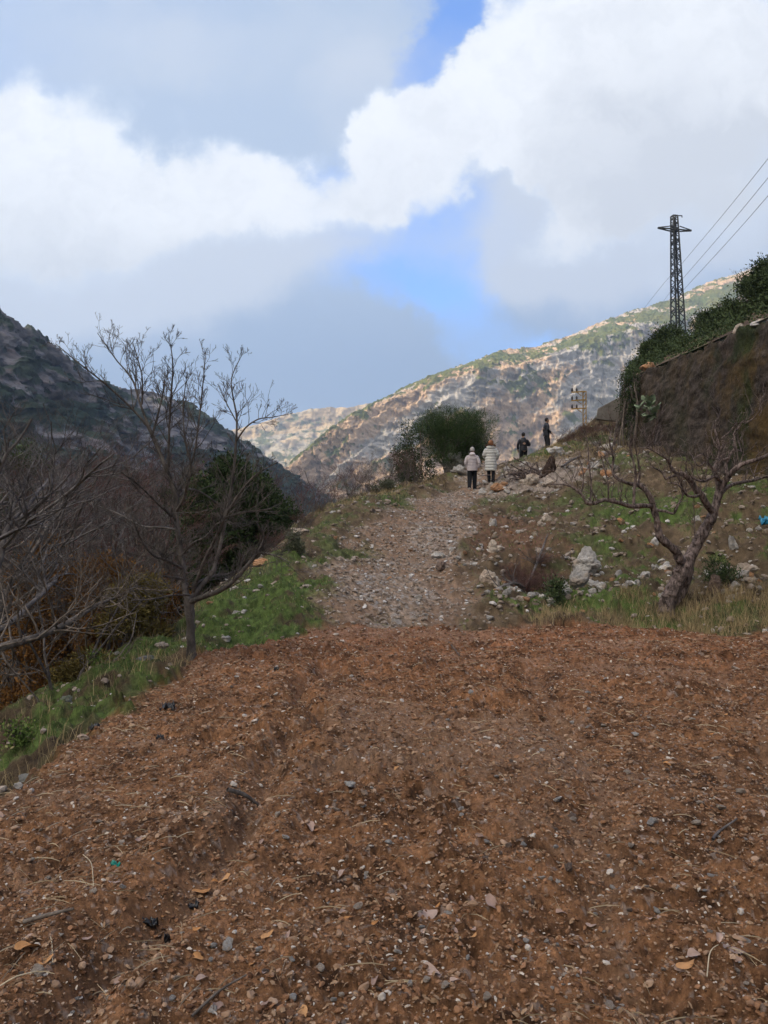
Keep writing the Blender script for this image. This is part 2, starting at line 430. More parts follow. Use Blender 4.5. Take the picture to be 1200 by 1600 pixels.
def mat_tint(name, c1, c2, rough=.85, spec=.15, trans=0.0, c3=None):
    """colour runs c1..c2 by the mesh's 'tint' attribute"""
    m, t, b = bsdf_mat(name, rough, spec)
    a = attr(t, 'tint').outputs['Fac']
    c = t.mix(a, c1, c2)
    if c3 is not None: c = t.mix(t.step(a, .86, .9), c, c3)
    g = t.new('ShaderNodeNewGeometry').outputs['Position']
    c = scaled(t, c, t.lin(t.noise(g, 25, 3, .6), .3, .7, .8, 1.2))
    t.l.new(c, b.inputs['Base Color'])
    if trans: b.inputs['Transmission Weight'].default_value = 0; b.inputs['Subsurface Weight'].default_value = 0
    return m
def mat_bark(name, c1, c2, sc=14):
    m, t, b = bsdf_mat(name, .85, .2)
    p = objpos(t); mp = t.new('ShaderNodeMapping'); t.l.new(p, mp.inputs[0]); mp.inputs['Scale'].default_value = (1, 1, .35)
    n1 = t.noise(mp.outputs[0], sc, 5, .7); n2 = t.noise(p, 3, 3, .6)
    c = t.mix(t.step(n1, .35, .65), c1, c2); c = scaled(t, c, t.lin(n2, .3, .7, .7, 1.3))
    t.l.new(c, b.inputs['Base Color']); bump(t, b, n1, .8, .015)
    return m
def mat_plain(name, c, rough=.7, spec=.3, sc=20, var=.25, bmp=.2, metal=0):
    m, t, b = bsdf_mat(name, rough, spec)
    p = objpos(t); n = t.noise(p, sc, 4, .6)
    t.l.new(scaled(t, t.mix(0.0, c, c), t.lin(n, .3, .7, 1 - var, 1 + var)), b.inputs['Base Color'])
    b.inputs['Metallic'].default_value = metal
    bump(t, b, n, bmp, .01)
    return m

M_EARTH = mat_terrain()
M_LIME = mat_rock('limestone', (.36, .335, .305), (.50, .46, .405), (.34, .25, .17))
M_TAN = mat_rock('tan_stone', (.38, .31, .24), (.48, .40, .32), (.34, .21, .13))
M_BROWNROCK = mat_rock('brown_stone', (.13, .09, .07), (.20, .14, .10), (.10, .08, .06))
M_ORANGEROCK = mat_rock('orange_stone', (.34, .17, .08), (.42, .24, .13), (.30, .22, .15))
M_MOSSROCK = mat_rock('mossy_stone', (.20, .20, .18), (.26, .25, .23), (.08, .10, .04), 8)
M_BARK_L = mat_bark('grey_bark', (.055, .045, .038), (.14, .118, .10))
M_BARK_T = mat_bark('twig_bark', (.072, .054, .040), (.18, .145, .115))
M_BARK_R = mat_bark('peach_bark', (.035, .024, .019), (.24, .18, .155), 26)
M_BARK_RT = mat_bark('red_twig_bark', (.10, .045, .035), (.16, .09, .075))
M_BARK_P = mat_bark('pale_twig_bark', (.07, .058, .052), (.17, .148, .135))

# ------------------------------------------------------------------ the ground: one sheet out to the horizon
def build_ground():
    half = math.radians(54); ai = math.radians(30)
    a_f = np.r_[np.linspace(-half, -ai, 190)[:-1], np.linspace(-ai, ai, 690), np.linspace(ai, half, 190)[1:]]; a_c = np.linspace(half, 2 * math.pi - half, 130)[1:-1]
    ang = np.r_[a_f, a_c]
    rr = np.r_[np.geomspace(.03, .8, 16)[:-1], np.geomspace(.8, 1.9, 150)[:-1], np.exp(np.arange(math.log(1.9), math.log(48), .0036)), np.geomspace(48, 5200, 90)[1:]]
    A, R = np.meshgrid(ang, rr); x = (R * np.sin(A)).ravel(); y = (R * np.cos(A)).ravel()
    h0 = H0(x, y); dz, fm, pm = relief(x, y); z = h0 + dz
    n, m = len(rr), len(ang)
    i = np.arange(n - 1)[:, None] * m; j = np.arange(m)[None, :]; j2 = (j + 1) % m
    F = np.stack([i + j, i + m + j, i + m + j2, i + j2], -1).reshape(-1, 4)[:, ::-1]
    # ---- base colours
    def c(*v): return np.array(v, float)[None, :]
    nz = fb2(x * 1.0, y * 1.0, 4, seed=70); nf = fb2(x * 7, y * 7, 4, .65, seed=71); nv = fb2(x * 30, y * 30, 3, .7, seed=72)
    lump = sstep(-.02, .05, dz - .0)
    mid_ = fb2(x * 3, y * 3, 4, .6, seed=700); s = c(.200, .098, .046) * np.clip(1 + .7 * nf + .8 * nv + .6 * mid_, .3, 2)[:, None]  # soil noise contrast raised to stand in for missing small shadows
    smoothp = sstep(.10, .42, -nz * .9 + nf * .35)[:, None]
    s = s * (1 - smoothp) + c(.235, .135, .078) * (1 + .25 * nv + .2 * nf)[:, None] * smoothp
    wob = fb2(x * 1.5, y * 1.5, 3, seed=13) * .25
    fd = np.minimum(np.minimum(seg_d(x + wob, y, FUR1), seg_d(x + wob, y, FUR2) * 1.6), seg_d(x + wob, y, FUR3) * 2.2)
    fk = (np.exp(-(fd / .08) ** 2) * .75)[:, None]
    s = s * (1 - fk) + c(.25, .142, .08) * fk
    red = sstep(5, 11, y)[:, None]; s = s * (1 - red * .7) + s * c(1.08, .93, .92) * red * .7
    speck = sstep(.33, .38, vn2(x * 42, y * 42, 73) )[:, None] * .6
    s = s * (1 - speck) + c(.34, .27, .22) * speck
    gnf = fb2(x * 14, y * 14, 3, .7, seed=74); vs = vn2(x * 16, y * 16, 75)
    gr = c(.235, .168, .118) * (1 + .9 * gnf)[:, None]
    st = sstep(.18, .28, vs)[:, None]; gr = gr * (1 - st) + c(.30, .27, .24) * st
    br = sstep(-.15, .2, fb2(x * .8, y * .5, 4, seed=76))[:, None] * .85; gr = gr * (1 - br) + c(.21, .13, .08) * (1 + .5 * gnf)[:, None] * br
    # bank: brown earth, olive grass, red dirt
    bn = fb2(x * .45, y * .45, 5, .6, seed=77); bf = fb2(x * 4, y * 4, 4, .65, seed=78)
    bk = c(.12, .084, .050) * (1 + .8 * bf)[:, None]
    olive = sstep(-.10, .22, bn + bf * .35)[:, None]
    bk = bk * (1 - olive) + c(.080, .086, .034) * (1 + .8 * gnf)[:, None] * olive
    gl = np.exp(-(((x + 1.9) / 1.7) ** 2 + ((y - 12.3) / 2.6) ** 2)) + .75 * np.exp(-(((x - 3.2) / 2.5) ** 2 + ((y - 12.7) / .8) ** 2)) + .8 * np.exp(-(((x + 3.1) / .9) ** 2 + ((y - 7.5) / 2.5) ** 2)) + .5 * np.exp(-(((x - 7) / 3.5) ** 2 + ((y - 18) / 4) ** 2))
    gk = sstep(.35, .85, gl + bf * .9 + bn * .8)[:, None]
    bk = bk * (1 - gk) + c(.075, .105, .028) * (1 + .9 * gnf)[:, None] * gk
    rd = np.exp(-(((x - 3.0) / 1.3) ** 2 + ((y - 18.5) / 4.5) ** 2)); rk = sstep(.35, .7, rd + bf * .45)[:, None]
    bk = bk * (1 - rk) + c(.135, .078, .048) * (1 + .6 * gnf)[:, None] * rk
    scr = np.exp(-(((x - 5.8) / 2.6) ** 2 + ((y - 29) / 4) ** 2)); sk = sstep(.3, .7, scr + bf * .5)[:, None]
    bk = bk * (1 - sk) + c(.24, .19, .15) * (1 + .7 * gnf)[:, None] * sk
    fm1, pm1 = fm[:, None], pm[:, None]
    col = s * fm1 + (1 - fm1) * (gr * pm1 + bk * (1 - pm1))
    far = sstep(35, 80, np.hypot(x, y))[:, None]
    col = col * (1 - far) + c(.07, .075, .035) * (1 + .6 * fb2(x * .05, y * .05, 4, seed=79))[:, None] * far
    col = np.clip(col, .012, .6)
    me = make_mesh('ground', np.c_[x, y, z], F, {'albedo': col})
    o = add('ground', me, M_EARTH); tag(o, 'stony ploughed soil, gravel track and grassy banks', 'ground', kind='structure')
build_ground()

# ------------------------------------------------------------------ mountains
def resample(pts, step):
    pts = np.array(pts, float); d = np.r_[0, np.cumsum(np.linalg.norm(np.diff(pts, axis=0), axis=1))]
    n = max(2, int(d[-1] / step)); s = np.linspace(0, d[-1], n)
    return np.c_[[np.interp(s, d, pts[:, k]) for k in range(3)]].T, s

def mountain(name, ridge, step, nt, base_z, toward, reach, prof, amp, seed, mat, label, cliff=(.2, .65), vegf=None, nback=30, ochre0=.56, beds=1.0):
    """ridge polyline in space; the near face runs down from it towards `toward` over `reach` metres, a back slope closes it behind"""
    R, s = resample(ridge, step)
    k = max(3, int(60 / step)); ker = np.hanning(k + 2)[1:-1]; ker /= ker.sum()
    for a in range(3):
        pad = np.r_[np.full(k, R[0, a]), R[:, a], np.full(k, R[-1, a])]; R[:, a] = np.convolve(pad, ker, 'same')[k:-k]
    S = len(R)
    T = np.linspace(0, 1, nt)
    hd, vd = np.interp(T, prof[0], prof[1]), np.interp(T, prof[0], prof[2])
    tw = np.array([toward(p) for p in R]); tw /= np.linalg.norm(tw, axis=1)[:, None]
    rz = np.array([reach(p) for p in R])
    Hh = R[:, 2] - base_z
    TT, SS = np.meshgrid(T, s)
    X = R[:, 0][:, None] + tw[:, 0][:, None] * rz[:, None] * hd[None, :]
    Y = R[:, 1][:, None] + tw[:, 1][:, None] * rz[:, None] * hd[None, :]
    Z = R[:, 2][:, None] - Hh[:, None] * vd[None, :]
    sz = 1.0
    big = fb3(X / 260, Y / 260, Z / 300, 4, .5, seed)
    gul = fb3(SS / 70 + big * .8, TT * 1.6, 0 * SS, 4, .55, seed + 9, ridged=True)
    cl = sstep(cliff[0] - .05, cliff[0] + .04, TT + big * .1) * (1 - sstep(cliff[1] - .06, cliff[1] + .10, TT + big * .18))
    strat = TT * Hh[:, None] / 26 + fb3(X / 120, Y / 120, Z / 120, 3, .5, seed + 20) * 1.6
    fr = strat - np.floor(strat); stp = sstep(0, .35, fr) - fr
    rock = fb3(X / (16 + 10 * beds), Y / (16 + 10 * beds), Z / (24 - 10 * beds), 5, .62, seed + 30, ridged=True)
    fine = fb3(X / 5, Y / 5, Z / 6, 3, .6, seed + 33, ridged=True)
    med = fb3(X / 55 + big, Y / 55, Z / 42, 4, .58, seed + 12, ridged=True)
    out = amp * (big * 60 * np.minimum(1, TT * 3 + .15) + (gul * 5 * beds + med * 15) * np.minimum(1, TT * 5 + .12)) + amp * cl * (stp * 12 * beds + rock * (7 + 6 * (1 - beds)) + med * 8 * (1 - beds)) + (1 - cl) * (rock * 5 * amp)
    out = out + fine * (1.6 + 1.8 * cl) * min(1, amp + .3)
    # vegetation: bushes where it is not sheer, bands on the ledges
    v = fb3(X / 45, Y / 45, Z / 30, 5, .62, seed + 40)
    bush = fb3(X / 7, Y / 7, Z / 7, 3, .6, seed + 44)
    base = vegf(TT, SS, X, Z) if vegf else (1 - cl) * .55 + .12
    veg = np.clip(base + v * 1.0 + bush * .6 - rock * .15 + cl * .12 * sstep(.3, .1, fr), 0, 1)
    vk = sstep(.45, .6, veg)
    Z = Z + vk * (1.0 + 3.2 * np.clip(bush + .4, 0, 1)) * min(1, amp + .2) + fine * .9
    X = X + tw[:, 0][:, None] * out; Y = Y + tw[:, 1][:, None] * out; Z = Z + out * .28 * (1 - cl)
    Z[:, 0] = R[:, 2] + fb3(SS[:, 0] / 40, SS[:, 0] * 0, SS[:, 0] * 0, 5, .6, seed + 50) * 9 * amp + vk[:, 0] * 1.5
    ochre = np.clip(fb3(X / 80, Y / 80, strat * .45, 4, .6, seed + 60) * 1.0 + beds * .9 * fb3(strat * .7, SS / 500, 0 * SS, 3, .6, seed + 61) + .30 * cl + ochre0 - .34 * sstep(80, 520, X), 0, 1)
    stain = sstep(.10, .40, fb3(SS / 14, TT * 16, 0 * SS, 4, .6, seed + 70) + fb3(X / 60, Y / 60, Z / 60, 3, .5, seed + 71) * .5 + beds * cl * .3 * sstep(.18, .02, np.abs(fr - .15)) + beds * cl * .65 * fb3(strat * 1.6, SS / 260, 0 * SS, 3, .6, seed + 75))
    # back slope
    bT = np.linspace(0, 1, nback)[1:]
    BX = X[:, :1] - tw[:, :1] * rz[:, None] * 1.3 * bT[None, :]; BY = Y[:, :1] - tw[:, 1:2] * rz[:, None] * 1.3 * bT[None, :]
    BZ = Z[:, :1] - (Z[:, :1] - base_z + 20) * (bT[None, :] ** .9) + fb3(BX / 60, BY / 60, 0 * BX, 4, .5, seed + 80) * 14 * amp * np.minimum(1, bT * 4)[None, :]
    AX, AY, AZ = (np.concatenate([q[:, ::-1], w], 1) for q, w in ((BX, X), (BY, Y), (BZ, Z)))
    pad = lambda q, v: np.concatenate([np.full((S, nback - 1), v), q], 1)
    n = AX.shape[1]
    i = np.arange(S - 1)[:, None] * n; j = np.arange(n - 1)[None, :]
    F = np.stack([i + j, i + j + 1, i + n + j + 1, i + n + j], -1).reshape(-1, 4)
    me = make_mesh(name, np.c_[AX.ravel(), AY.ravel(), AZ.ravel()], F, {'veg': pad(veg, .5).ravel(), 'ochre': pad(ochre, .3).ravel(), 'stain': pad(stain, 0).ravel()})
    o = add(name, me, mat); tag(o, label, 'mountain', kind='structure'); return o

M_MR = mat_mountain('far_limestone', (.33, .30, .265), (.42, .29, .185), (.070, .088, .030))
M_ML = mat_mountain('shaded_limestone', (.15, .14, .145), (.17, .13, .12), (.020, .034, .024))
M_MF = mat_mountain('distant_limestone', (.36, .31, .23), (.44, .32, .18), (.085, .10, .05))

def build_mountains():
    ridge = [P(400, 790, 1150), P(450, 745, 1180), P(480, 716, 1210), P(520, 690, 1250), P(560, 660, 1300), P(600, 626, 1340), P(640, 606, 1380), P(700, 581, 1430), P(740, 566, 1450), P(780, 549, 1470), P(830, 546, 1500),
             P(870, 531, 1530), P(900, 521, 1550), P(960, 496, 1600), P(1060, 466, 1700), P(1100, 446, 1740), P(1180, 420, 1800), P(1300, 390, 1900), P(1500, 330, 2000), P(1900, 250, 2100)]
    def vegR(T, S, X, Z):
        up = (1 - sstep(.16, .27, T)) * (.30 + .36 * sstep(.02, .08, T)) + .06
        lo = sstep(.62, .9, T) * .50
        mid = .14 + .16 * sstep(450, 900, X)
        return np.maximum(np.maximum(up, lo), mid) + .05
    mountain('mountain', ridge, 1.75, 330, -60, lambda p: (-.35, -1.0), lambda p: 330 + .55 * max(0, p[2]),
             ([0, .12, .22, .5, .62, .8, 1], [0, .17, .30, .46, .58, .80, 1.0], [0, .10, .18, .58, .70, .88, 1.0]), 1.0, 100, M_MR,
             'long rising limestone ridge with ochre cliff bands across the valley', (.2, .62), vegR)
    ridge = [(-430, -500, 270), (-430, -250, 290), (-430, 0, 290), (-420, 200, 260), (-400, 380, 230), (-350, 480, 195), P(-60, 440, 530), P(0, 497, 550), P(60, 530, 580), P(110, 575, 610), P(150, 600, 640), P(220, 612, 690), P(290, 640, 740), P(340, 668, 780),
             P(362, 690, 800), P(430, 736, 840), P(470, 760, 860), P(520, 792, 890), P(570, 830, 900)]
    def vegL(T, S, X, Z): return .43 + .36 * sstep(.2, .42, T)
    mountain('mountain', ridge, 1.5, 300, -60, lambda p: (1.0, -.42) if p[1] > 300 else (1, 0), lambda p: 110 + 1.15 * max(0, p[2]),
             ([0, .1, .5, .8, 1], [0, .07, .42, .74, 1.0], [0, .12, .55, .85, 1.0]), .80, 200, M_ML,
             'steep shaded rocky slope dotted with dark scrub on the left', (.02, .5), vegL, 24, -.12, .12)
    ridge = [P(120, 740, 2500), P(260, 700, 2550), P(340, 680, 2600), P(400, 664, 2650), P(450, 647, 2700), P(480, 641, 2720), P(562, 634, 2750), P(640, 622, 2800), P(760, 620, 2850)]
    mountain('mountain', ridge, 4.0, 160, -60, lambda p: (0, -1.0), lambda p: 1000,
             ([0, .1, .4, 1], [0, .05, .4, 1.0], [0, .14, .5, 1.0]), 1.3, 300, M_MF,
             'hazy distant plateau ridge behind the cliffs', (.03, .1), lambda T, S, X, Z: .50 - .25 * sstep(.06, .0, T), 20)
build_mountains()

# hillside above the retaining wall
def xb(Y): return np.interp(Y, [0, 20, 35, 100, 200], [8.7, 10.0, 11.0, 31.2, 62.0])
def zb(Y): return np.interp(Y, [0, 20, 35, 100, 200], [5.44, 7.05, 8.26, 19.5, 37])
def upper(x, y):
    x = np.atleast_1d(np.asarray(x, float)); y = np.atleast_1d(np.asarray(y, float))
    d = x - xb(y); z = zb(y) - .12 + np.where(d > 0, .50 * d, 30 * d)
    return z + fb2(x * .5, y * .5, 5, .55, seed=90) * .5 * sstep(.3, 3, np.abs(d) + .5 * (y > 35))
def build_upper():
    yy = np.r_[np.linspace(2, 60, 240), np.linspace(60, 190, 120)[1:]]
    dd = np.r_[np.linspace(-1, 0, 30)[:-1] ** 3 * 26 , np.linspace(0, 1, 160) ** 1.6 * 95]
    Y, Dm = np.meshgrid(yy, dd, indexing='ij'); front = np.clip((Y - 35.5) / 4, 0, 1)
    Dm = np.where(Dm < 0, Dm * front * .06, Dm) + .45
    X = xb(Y) + Dm; Z = upper(X.ravel(), Y.ravel()).reshape(X.shape)
    n, m = X.shape; i = np.arange(n - 1)[:, None] * m; j = np.arange(m - 1)[None, :]
    F = np.stack([i + j, i + j + 1, i + m + j + 1, i + m + j], -1).reshape(-1, 4)[:, ::-1]
    x, y = X.ravel(), Y.ravel(); b = fb2(x * .6, y * .6, 5, .6, seed=91)[:, None]; k = sstep(-.1, .25, b)
    col = np.array([[.15, .10, .065]]) * (1 + .8 * b) * (1 - k) + np.array([[.07, .085, .035]]) * (1 + b) * k
    o = add('hillside_terrain', make_mesh('hillside', np.c_[x, y, Z.ravel()], F, {'albedo': np.clip(col, .02, .5)}), M_EARTH)
    tag(o, 'scrubby hillside above the old retaining wall', 'hillside', kind='structure')
build_upper()
# ------------------------------------------------------------------ rocks
def icos(sub):
    bm = bmesh.new(); bmesh.ops.create_icosphere(bm, subdivisions=sub, radius=1)
    V = np.array([v.co[:] for v in bm.verts]); F = np.array([[v.index for v in f.verts] for f in bm.faces]); bm.free(); return V, F
ICO = {k: icos(k) for k in (1, 2, 3, 4, 5)}
def rock_geo(seed, sub=3, cuts=9, rough=.12, dims=(1, .8, .6)):
    r = np.random.default_rng(seed); V, F = ICO[sub]; V = V.copy()
    for _ in range(cuts):
        n = r.normal(size=3); n /= np.linalg.norm(n); d = r.uniform(.45, .85)
        t = V @ n - d; V -= np.where(t > 0, t, 0)[:, None] * n * .94
    L = V / np.linalg.norm(V, axis=1)[:, None]
    o = r.uniform(0, 50, 3)
    V += L * (fb3(V[:, 0] * 1.6 + o[0], V[:, 1] * 1.6 + o[1], V[:, 2] * 1.6 + o[2], 4 if sub > 2 else 2, .58, seed) * rough * 2.6 + (fb3(V[:, 0] * 2.6 + o[1], V[:, 1] * 2.6 + o[2], V[:, 2] * 2.6, 4, .6, seed + 5, ridged=True) * rough * .7 if sub > 2 else 0))[:, None]
    return V * np.array(dims), F
ROCKS = {}
def rock_mesh(key, seed, sub, mat, dims=(1, .8, .6), cuts=9, rough=.12):
    k = (key, seed)
    if k not in ROCKS:
        V, F = rock_geo(seed, sub, cuts, rough, dims); me = make_mesh(key, V, F, smooth=False)
        me.polygons.foreach_set('use_smooth', np.random.default_rng(seed).random(len(F)) < .0)
        me.materials.append(mat); ROCKS[k] = me
    return ROCKS[k]
def place_rock(name, me, x, y, size, label, cat='rock', group=None, rot=None, sink=.25, z=None, scale=(1, 1, 1)):
    o = bpy.data.objects.new(name, me); COL.objects.link(o)
    zz = (gz(x, y) if z is None else z) + size * scale[2] * (.55 - sink)
    o.location = (x, y, zz); o.scale = tuple(size * s for s in scale)
    o.rotation_euler = rot if rot is not None else (random.uniform(-.4, .4), random.uniform(-.4, .4), random.uniform(0, 6.28))
    return tag(o, label, cat, group)

def inst(template, locs, scales, rots, tints=None):
    """many copies of one small shape in one mesh: rots (n,3,3), scales (n,3)"""
    V, F = template; n = len(locs)
    P_ = np.einsum('nij,nvj->nvi', rots, V[None] * scales[:, None, :]) + locs[:, None, :]
    Fo = F[None] + (np.arange(n) * len(V))[:, None, None]
    t = None if tints is None else np.repeat(tints, len(V))
    return P_.reshape(-1, 3), Fo.reshape(-1, F.shape[1]), t
def rotm(ax, ay, az):
    ca, sa, cb, sb, cc, sc = np.cos(ax), np.sin(ax), np.cos(ay), np.sin(ay), np.cos(az), np.sin(az)
    R = np.empty((len(ax), 3, 3))
    R[:, 0, 0] = cc * cb; R[:, 0, 1] = cc * sb * sa - sc * ca; R[:, 0, 2] = cc * sb * ca + sc * sa
    R[:, 1, 0] = sc * cb; R[:, 1, 1] = sc * sb * sa + cc * ca; R[:, 1, 2] = sc * sb * ca - cc * sa
    R[:, 2, 0] = -sb; R[:, 2, 1] = cb * sa; R[:, 2, 2] = cb * ca
    return R
def merge(parts):
    Vs, Fs, Ts = [], {}, []; off = 0
    for V, F, T in parts:
        Vs.append(V); Fs.setdefault(F.shape[1], []).append(F + off); off += len(V); Ts.append(T if T is not None else np.zeros(len(V)))
    return np.concatenate(Vs), [np.concatenate(f) for f in Fs.values()], np.concatenate(Ts)

def sample_view(n, y0, y1, x0=-1.0, x1=1.0, pw=1.0, rng=RNG):
    """points spread evenly over depth and across the wedge in front of the camera"""
    Y = np.exp(rng.uniform(math.log(y0), math.log(y1), n)) if pw == 0 else (y0 ** pw + rng.random(n) * (y1 ** pw - y0 ** pw)) ** (1 / pw)
    return Y * rng.uniform(-.74, .74, n), Y

M_PEBBLE = mat_tint('pebble', (.20, .11, .06), (.37, .25, .165), c3=(.43, .37, .31))
M_PATHPEB = mat_tint('track_gravel', (.17, .125, .09), (.34, .28, .225), c3=(.50, .46, .42))
M_CLOD = mat_tint('soil_clod', (.085, .040, .020), (.27, .138, .070))
M_LITTER = mat_tint('dry_litter', (.18, .105, .055), (.34, .22, .13), c3=(.44, .37, .29))
M_STRAW = mat_tint('straw', (.30, .22, .13), (.52, .42, .28))
M_GRASS = mat_tint('green_grass', (.062, .095, .020), (.155, .215, .050), c3=(.30, .26, .13))
M_OLIVE = mat_tint('olive_grass', (.10, .085, .035), (.15, .14, .06), c3=(.28, .22, .12))
M_DRYG = mat_tint('dry_grass', (.24, .17, .085), (.42, .32, .17))

def build_field_scatter():
    rng = np.random.default_rng(11)
    def batch(n, y0, y1, pw, cond, smin, smax, geos, name, mat, label, flat=.6, sink=.15, powr=3.0):
        x, y = sample_view(n, y0, y1, pw=pw, rng=rng); k = cond(x, y); x, y = x[k], y[k]; z = ground(x, y); m = len(x)
        s = smin + (smax - smin) * rng.random(m) ** powr
        s = s * np.clip(.7 + y / 12, .7, 2.2)
        parts = []; which = rng.integers(0, len(geos), m)
        for g, geo in enumerate(geos):
            q = which == g; c = q.sum()
            sc = np.c_[s[q] * rng.uniform(.7, 1.3, c), s[q] * rng.uniform(.6, 1, c), s[q] * rng.uniform(.35, .8, c) * flat / .6]
            parts.append(inst(geo, np.c_[x[q], y[q], z[q] + sc[:, 2] * (.5 - sink)], sc, rotm(rng.uniform(-.5, .5, c), rng.uniform(-.5, .5, c), rng.uniform(0, 6.28, c)), rng.random(c)))
        V, F, T = merge(parts)
        o = add(name, make_mesh(name, V, F, {'tint': T}, smooth=False), mat); tag(o, label, name.replace('_', ' '), kind='stuff'); return o
    small = [rock_geo(s, 1, 3, .15, (1, 1, 1)) for s in range(6)]
    mid = [rock_geo(s + 20, 2, 6, .16, (1, 1, 1)) for s in range(6)]
    fcond = lambda x, y: (field_mask(x, y) > .5)
    batch(66000, 1.5, 12.5, .7, fcond, .003, .017, mid, 'soil_clods', M_CLOD, 'crumbs and clods of turned red-brown soil', sink=.3)
    batch(52000, 1.5, 12.5, .6, fcond, .0025, .010, small, 'field_pebbles', M_PEBBLE, 'pinkish grit strewn through the ploughed soil', powr=2.2)
    batch(4600, 1.5, 12.5, 1.1, fcond, .008, .024, mid, 'field_gravel', M_PEBBLE, 'small stone chips on the ploughed soil', powr=2)
    pcond = lambda x, y: (path_mask(x, y) > .35) & (field_mask(x, y) < .5)
    batch(76000, 11.2, 34, 1.0, pcond, .006, .030, small, 'track_gravel', M_PATHPEB, 'loose grey and pink gravel covering the track', powr=3)
    bcond = lambda x, y: (path_mask(x, y) < .5) & (field_mask(x, y) < .5) & ((x > -.06 * y) | (_h(np.floor(x * 50).astype(np.int64), np.floor(y * 50).astype(np.int64), np.zeros(len(x), np.int64), 5) < .45)) & (x > -3.8) & (y < 45)
    batch(26000, 4, 46, 1.1, bcond, .010, .05, small, 'bank_rubble', M_PATHPEB, 'small stones strewn over the banks beside the track', powr=4)
    # leaf scraps, flakes and straw
    n = 42000; x, y = sample_view(n, 1.5, 12.5, pw=.6, rng=rng); k = fcond(x, y); x, y = x[k], y[k]; z = ground(x, y); c = len(x)
    q = np.array([[-1, -.5, 0], [0, -.8, .15], [1, -.3, .1], [1.1, .4, -.05], [0, .7, .2], [-.9, .5, .05]]); f = np.array([[0, 1, 4, 5], [1, 2, 3, 4]])
    s = (.003 + .011 * rng.random(c) ** 2) * np.clip(.7 + y / 14, .8, 1.6)
    V, F, T = inst((q, f), np.c_[x, y, z + s * .5], np.c_[s, s * rng.uniform(.4, 1, c), s * 1.5], rotm(rng.uniform(-.6, .6, c), rng.uniform(-.6, .6, c), rng.uniform(0, 6.28, c)), rng.random(c))
    tag(add('leaf_litter', make_mesh('leaf_litter', V, F, {'tint': T}, smooth=False), M_LITTER), 'crumbled dry leaf scraps over the soil', 'leaf litter', kind='stuff')
    n = 3300; x, y = sample_view(n, 1.5, 12.3, pw=1.0, rng=rng); k = fcond(x, y); x, y = x[k], y[k]
    keep = rng.random(len(x)) < np.where(x < -.25 * y, 1.0, .45); x, y = x[keep], y[keep]
    z = ground(x, y); c = len(x)
    q = np.array([[-1, 0, 0], [-.33, .05, .06], [.33, -.04, .08], [1, 0, 0], [-1, 0, .02], [-.33, .05, .1], [.33, -.04, .12], [1, 0, .02]]) ; q[4:, 1] += .03
    f = np.array([[0, 1, 5, 4], [1, 2, 6, 5], [2, 3, 7, 6]])
    s = rng.uniform(.02, .085, c); th = np.clip(y / 5, .7, 2)
    V, F, T = inst((q, f), np.c_[x, y, z + .008], np.c_[s, .032 * th, .10 * np.ones(c)], rotm(rng.uniform(-.15, .15, c), rng.uniform(-.22, .22, c), rng.uniform(0, 6.28, c)), rng.random(c))
    tag(add('straw_litter', make_mesh('straw_litter', V, F, {'tint': T}, smooth=False), M_STRAW), 'dry straw stalks lying over the soil', 'straw', kind='stuff')
build_field_scatter()

def blades(x, y, hgt, wid, lean, rng, cup=1.0):
    """curved two-segment blades of grass"""
    n = len(x); z = ground(x, y) - .01
    a = rng.uniform(0, 6.28, n); dx, dy = np.cos(a), np.sin(a); b = rng.uniform(0, 6.28, n); lx, ly = np.cos(b) * lean, np.sin(b) * lean
    h = hgt
    V = np.empty((n, 5, 3))
    V[:, 0] = np.c_[x - dx * wid, y - dy * wid, z]; V[:, 1] = np.c_[x + dx * wid, y + dy * wid, z]
    mx, my = x + lx * h * .35, y + ly * h * .35
    V[:, 2] = np.c_[mx - dx * wid * .7, my - dy * wid * .7, z + h * .6]; V[:, 3] = np.c_[mx + dx * wid * .7, my + dy * wid * .7, z + h * .6]
    V[:, 4] = np.c_[x + lx * h * cup, y + ly * h * cup, z + h * (1 - .25 * np.hypot(lx, ly))]
    i = np.arange(n)[:, None] * 5
    return V.reshape(-1, 3), [i + np.array([[0, 1, 3, 2]]), i + np.array([[2, 3, 4]])]
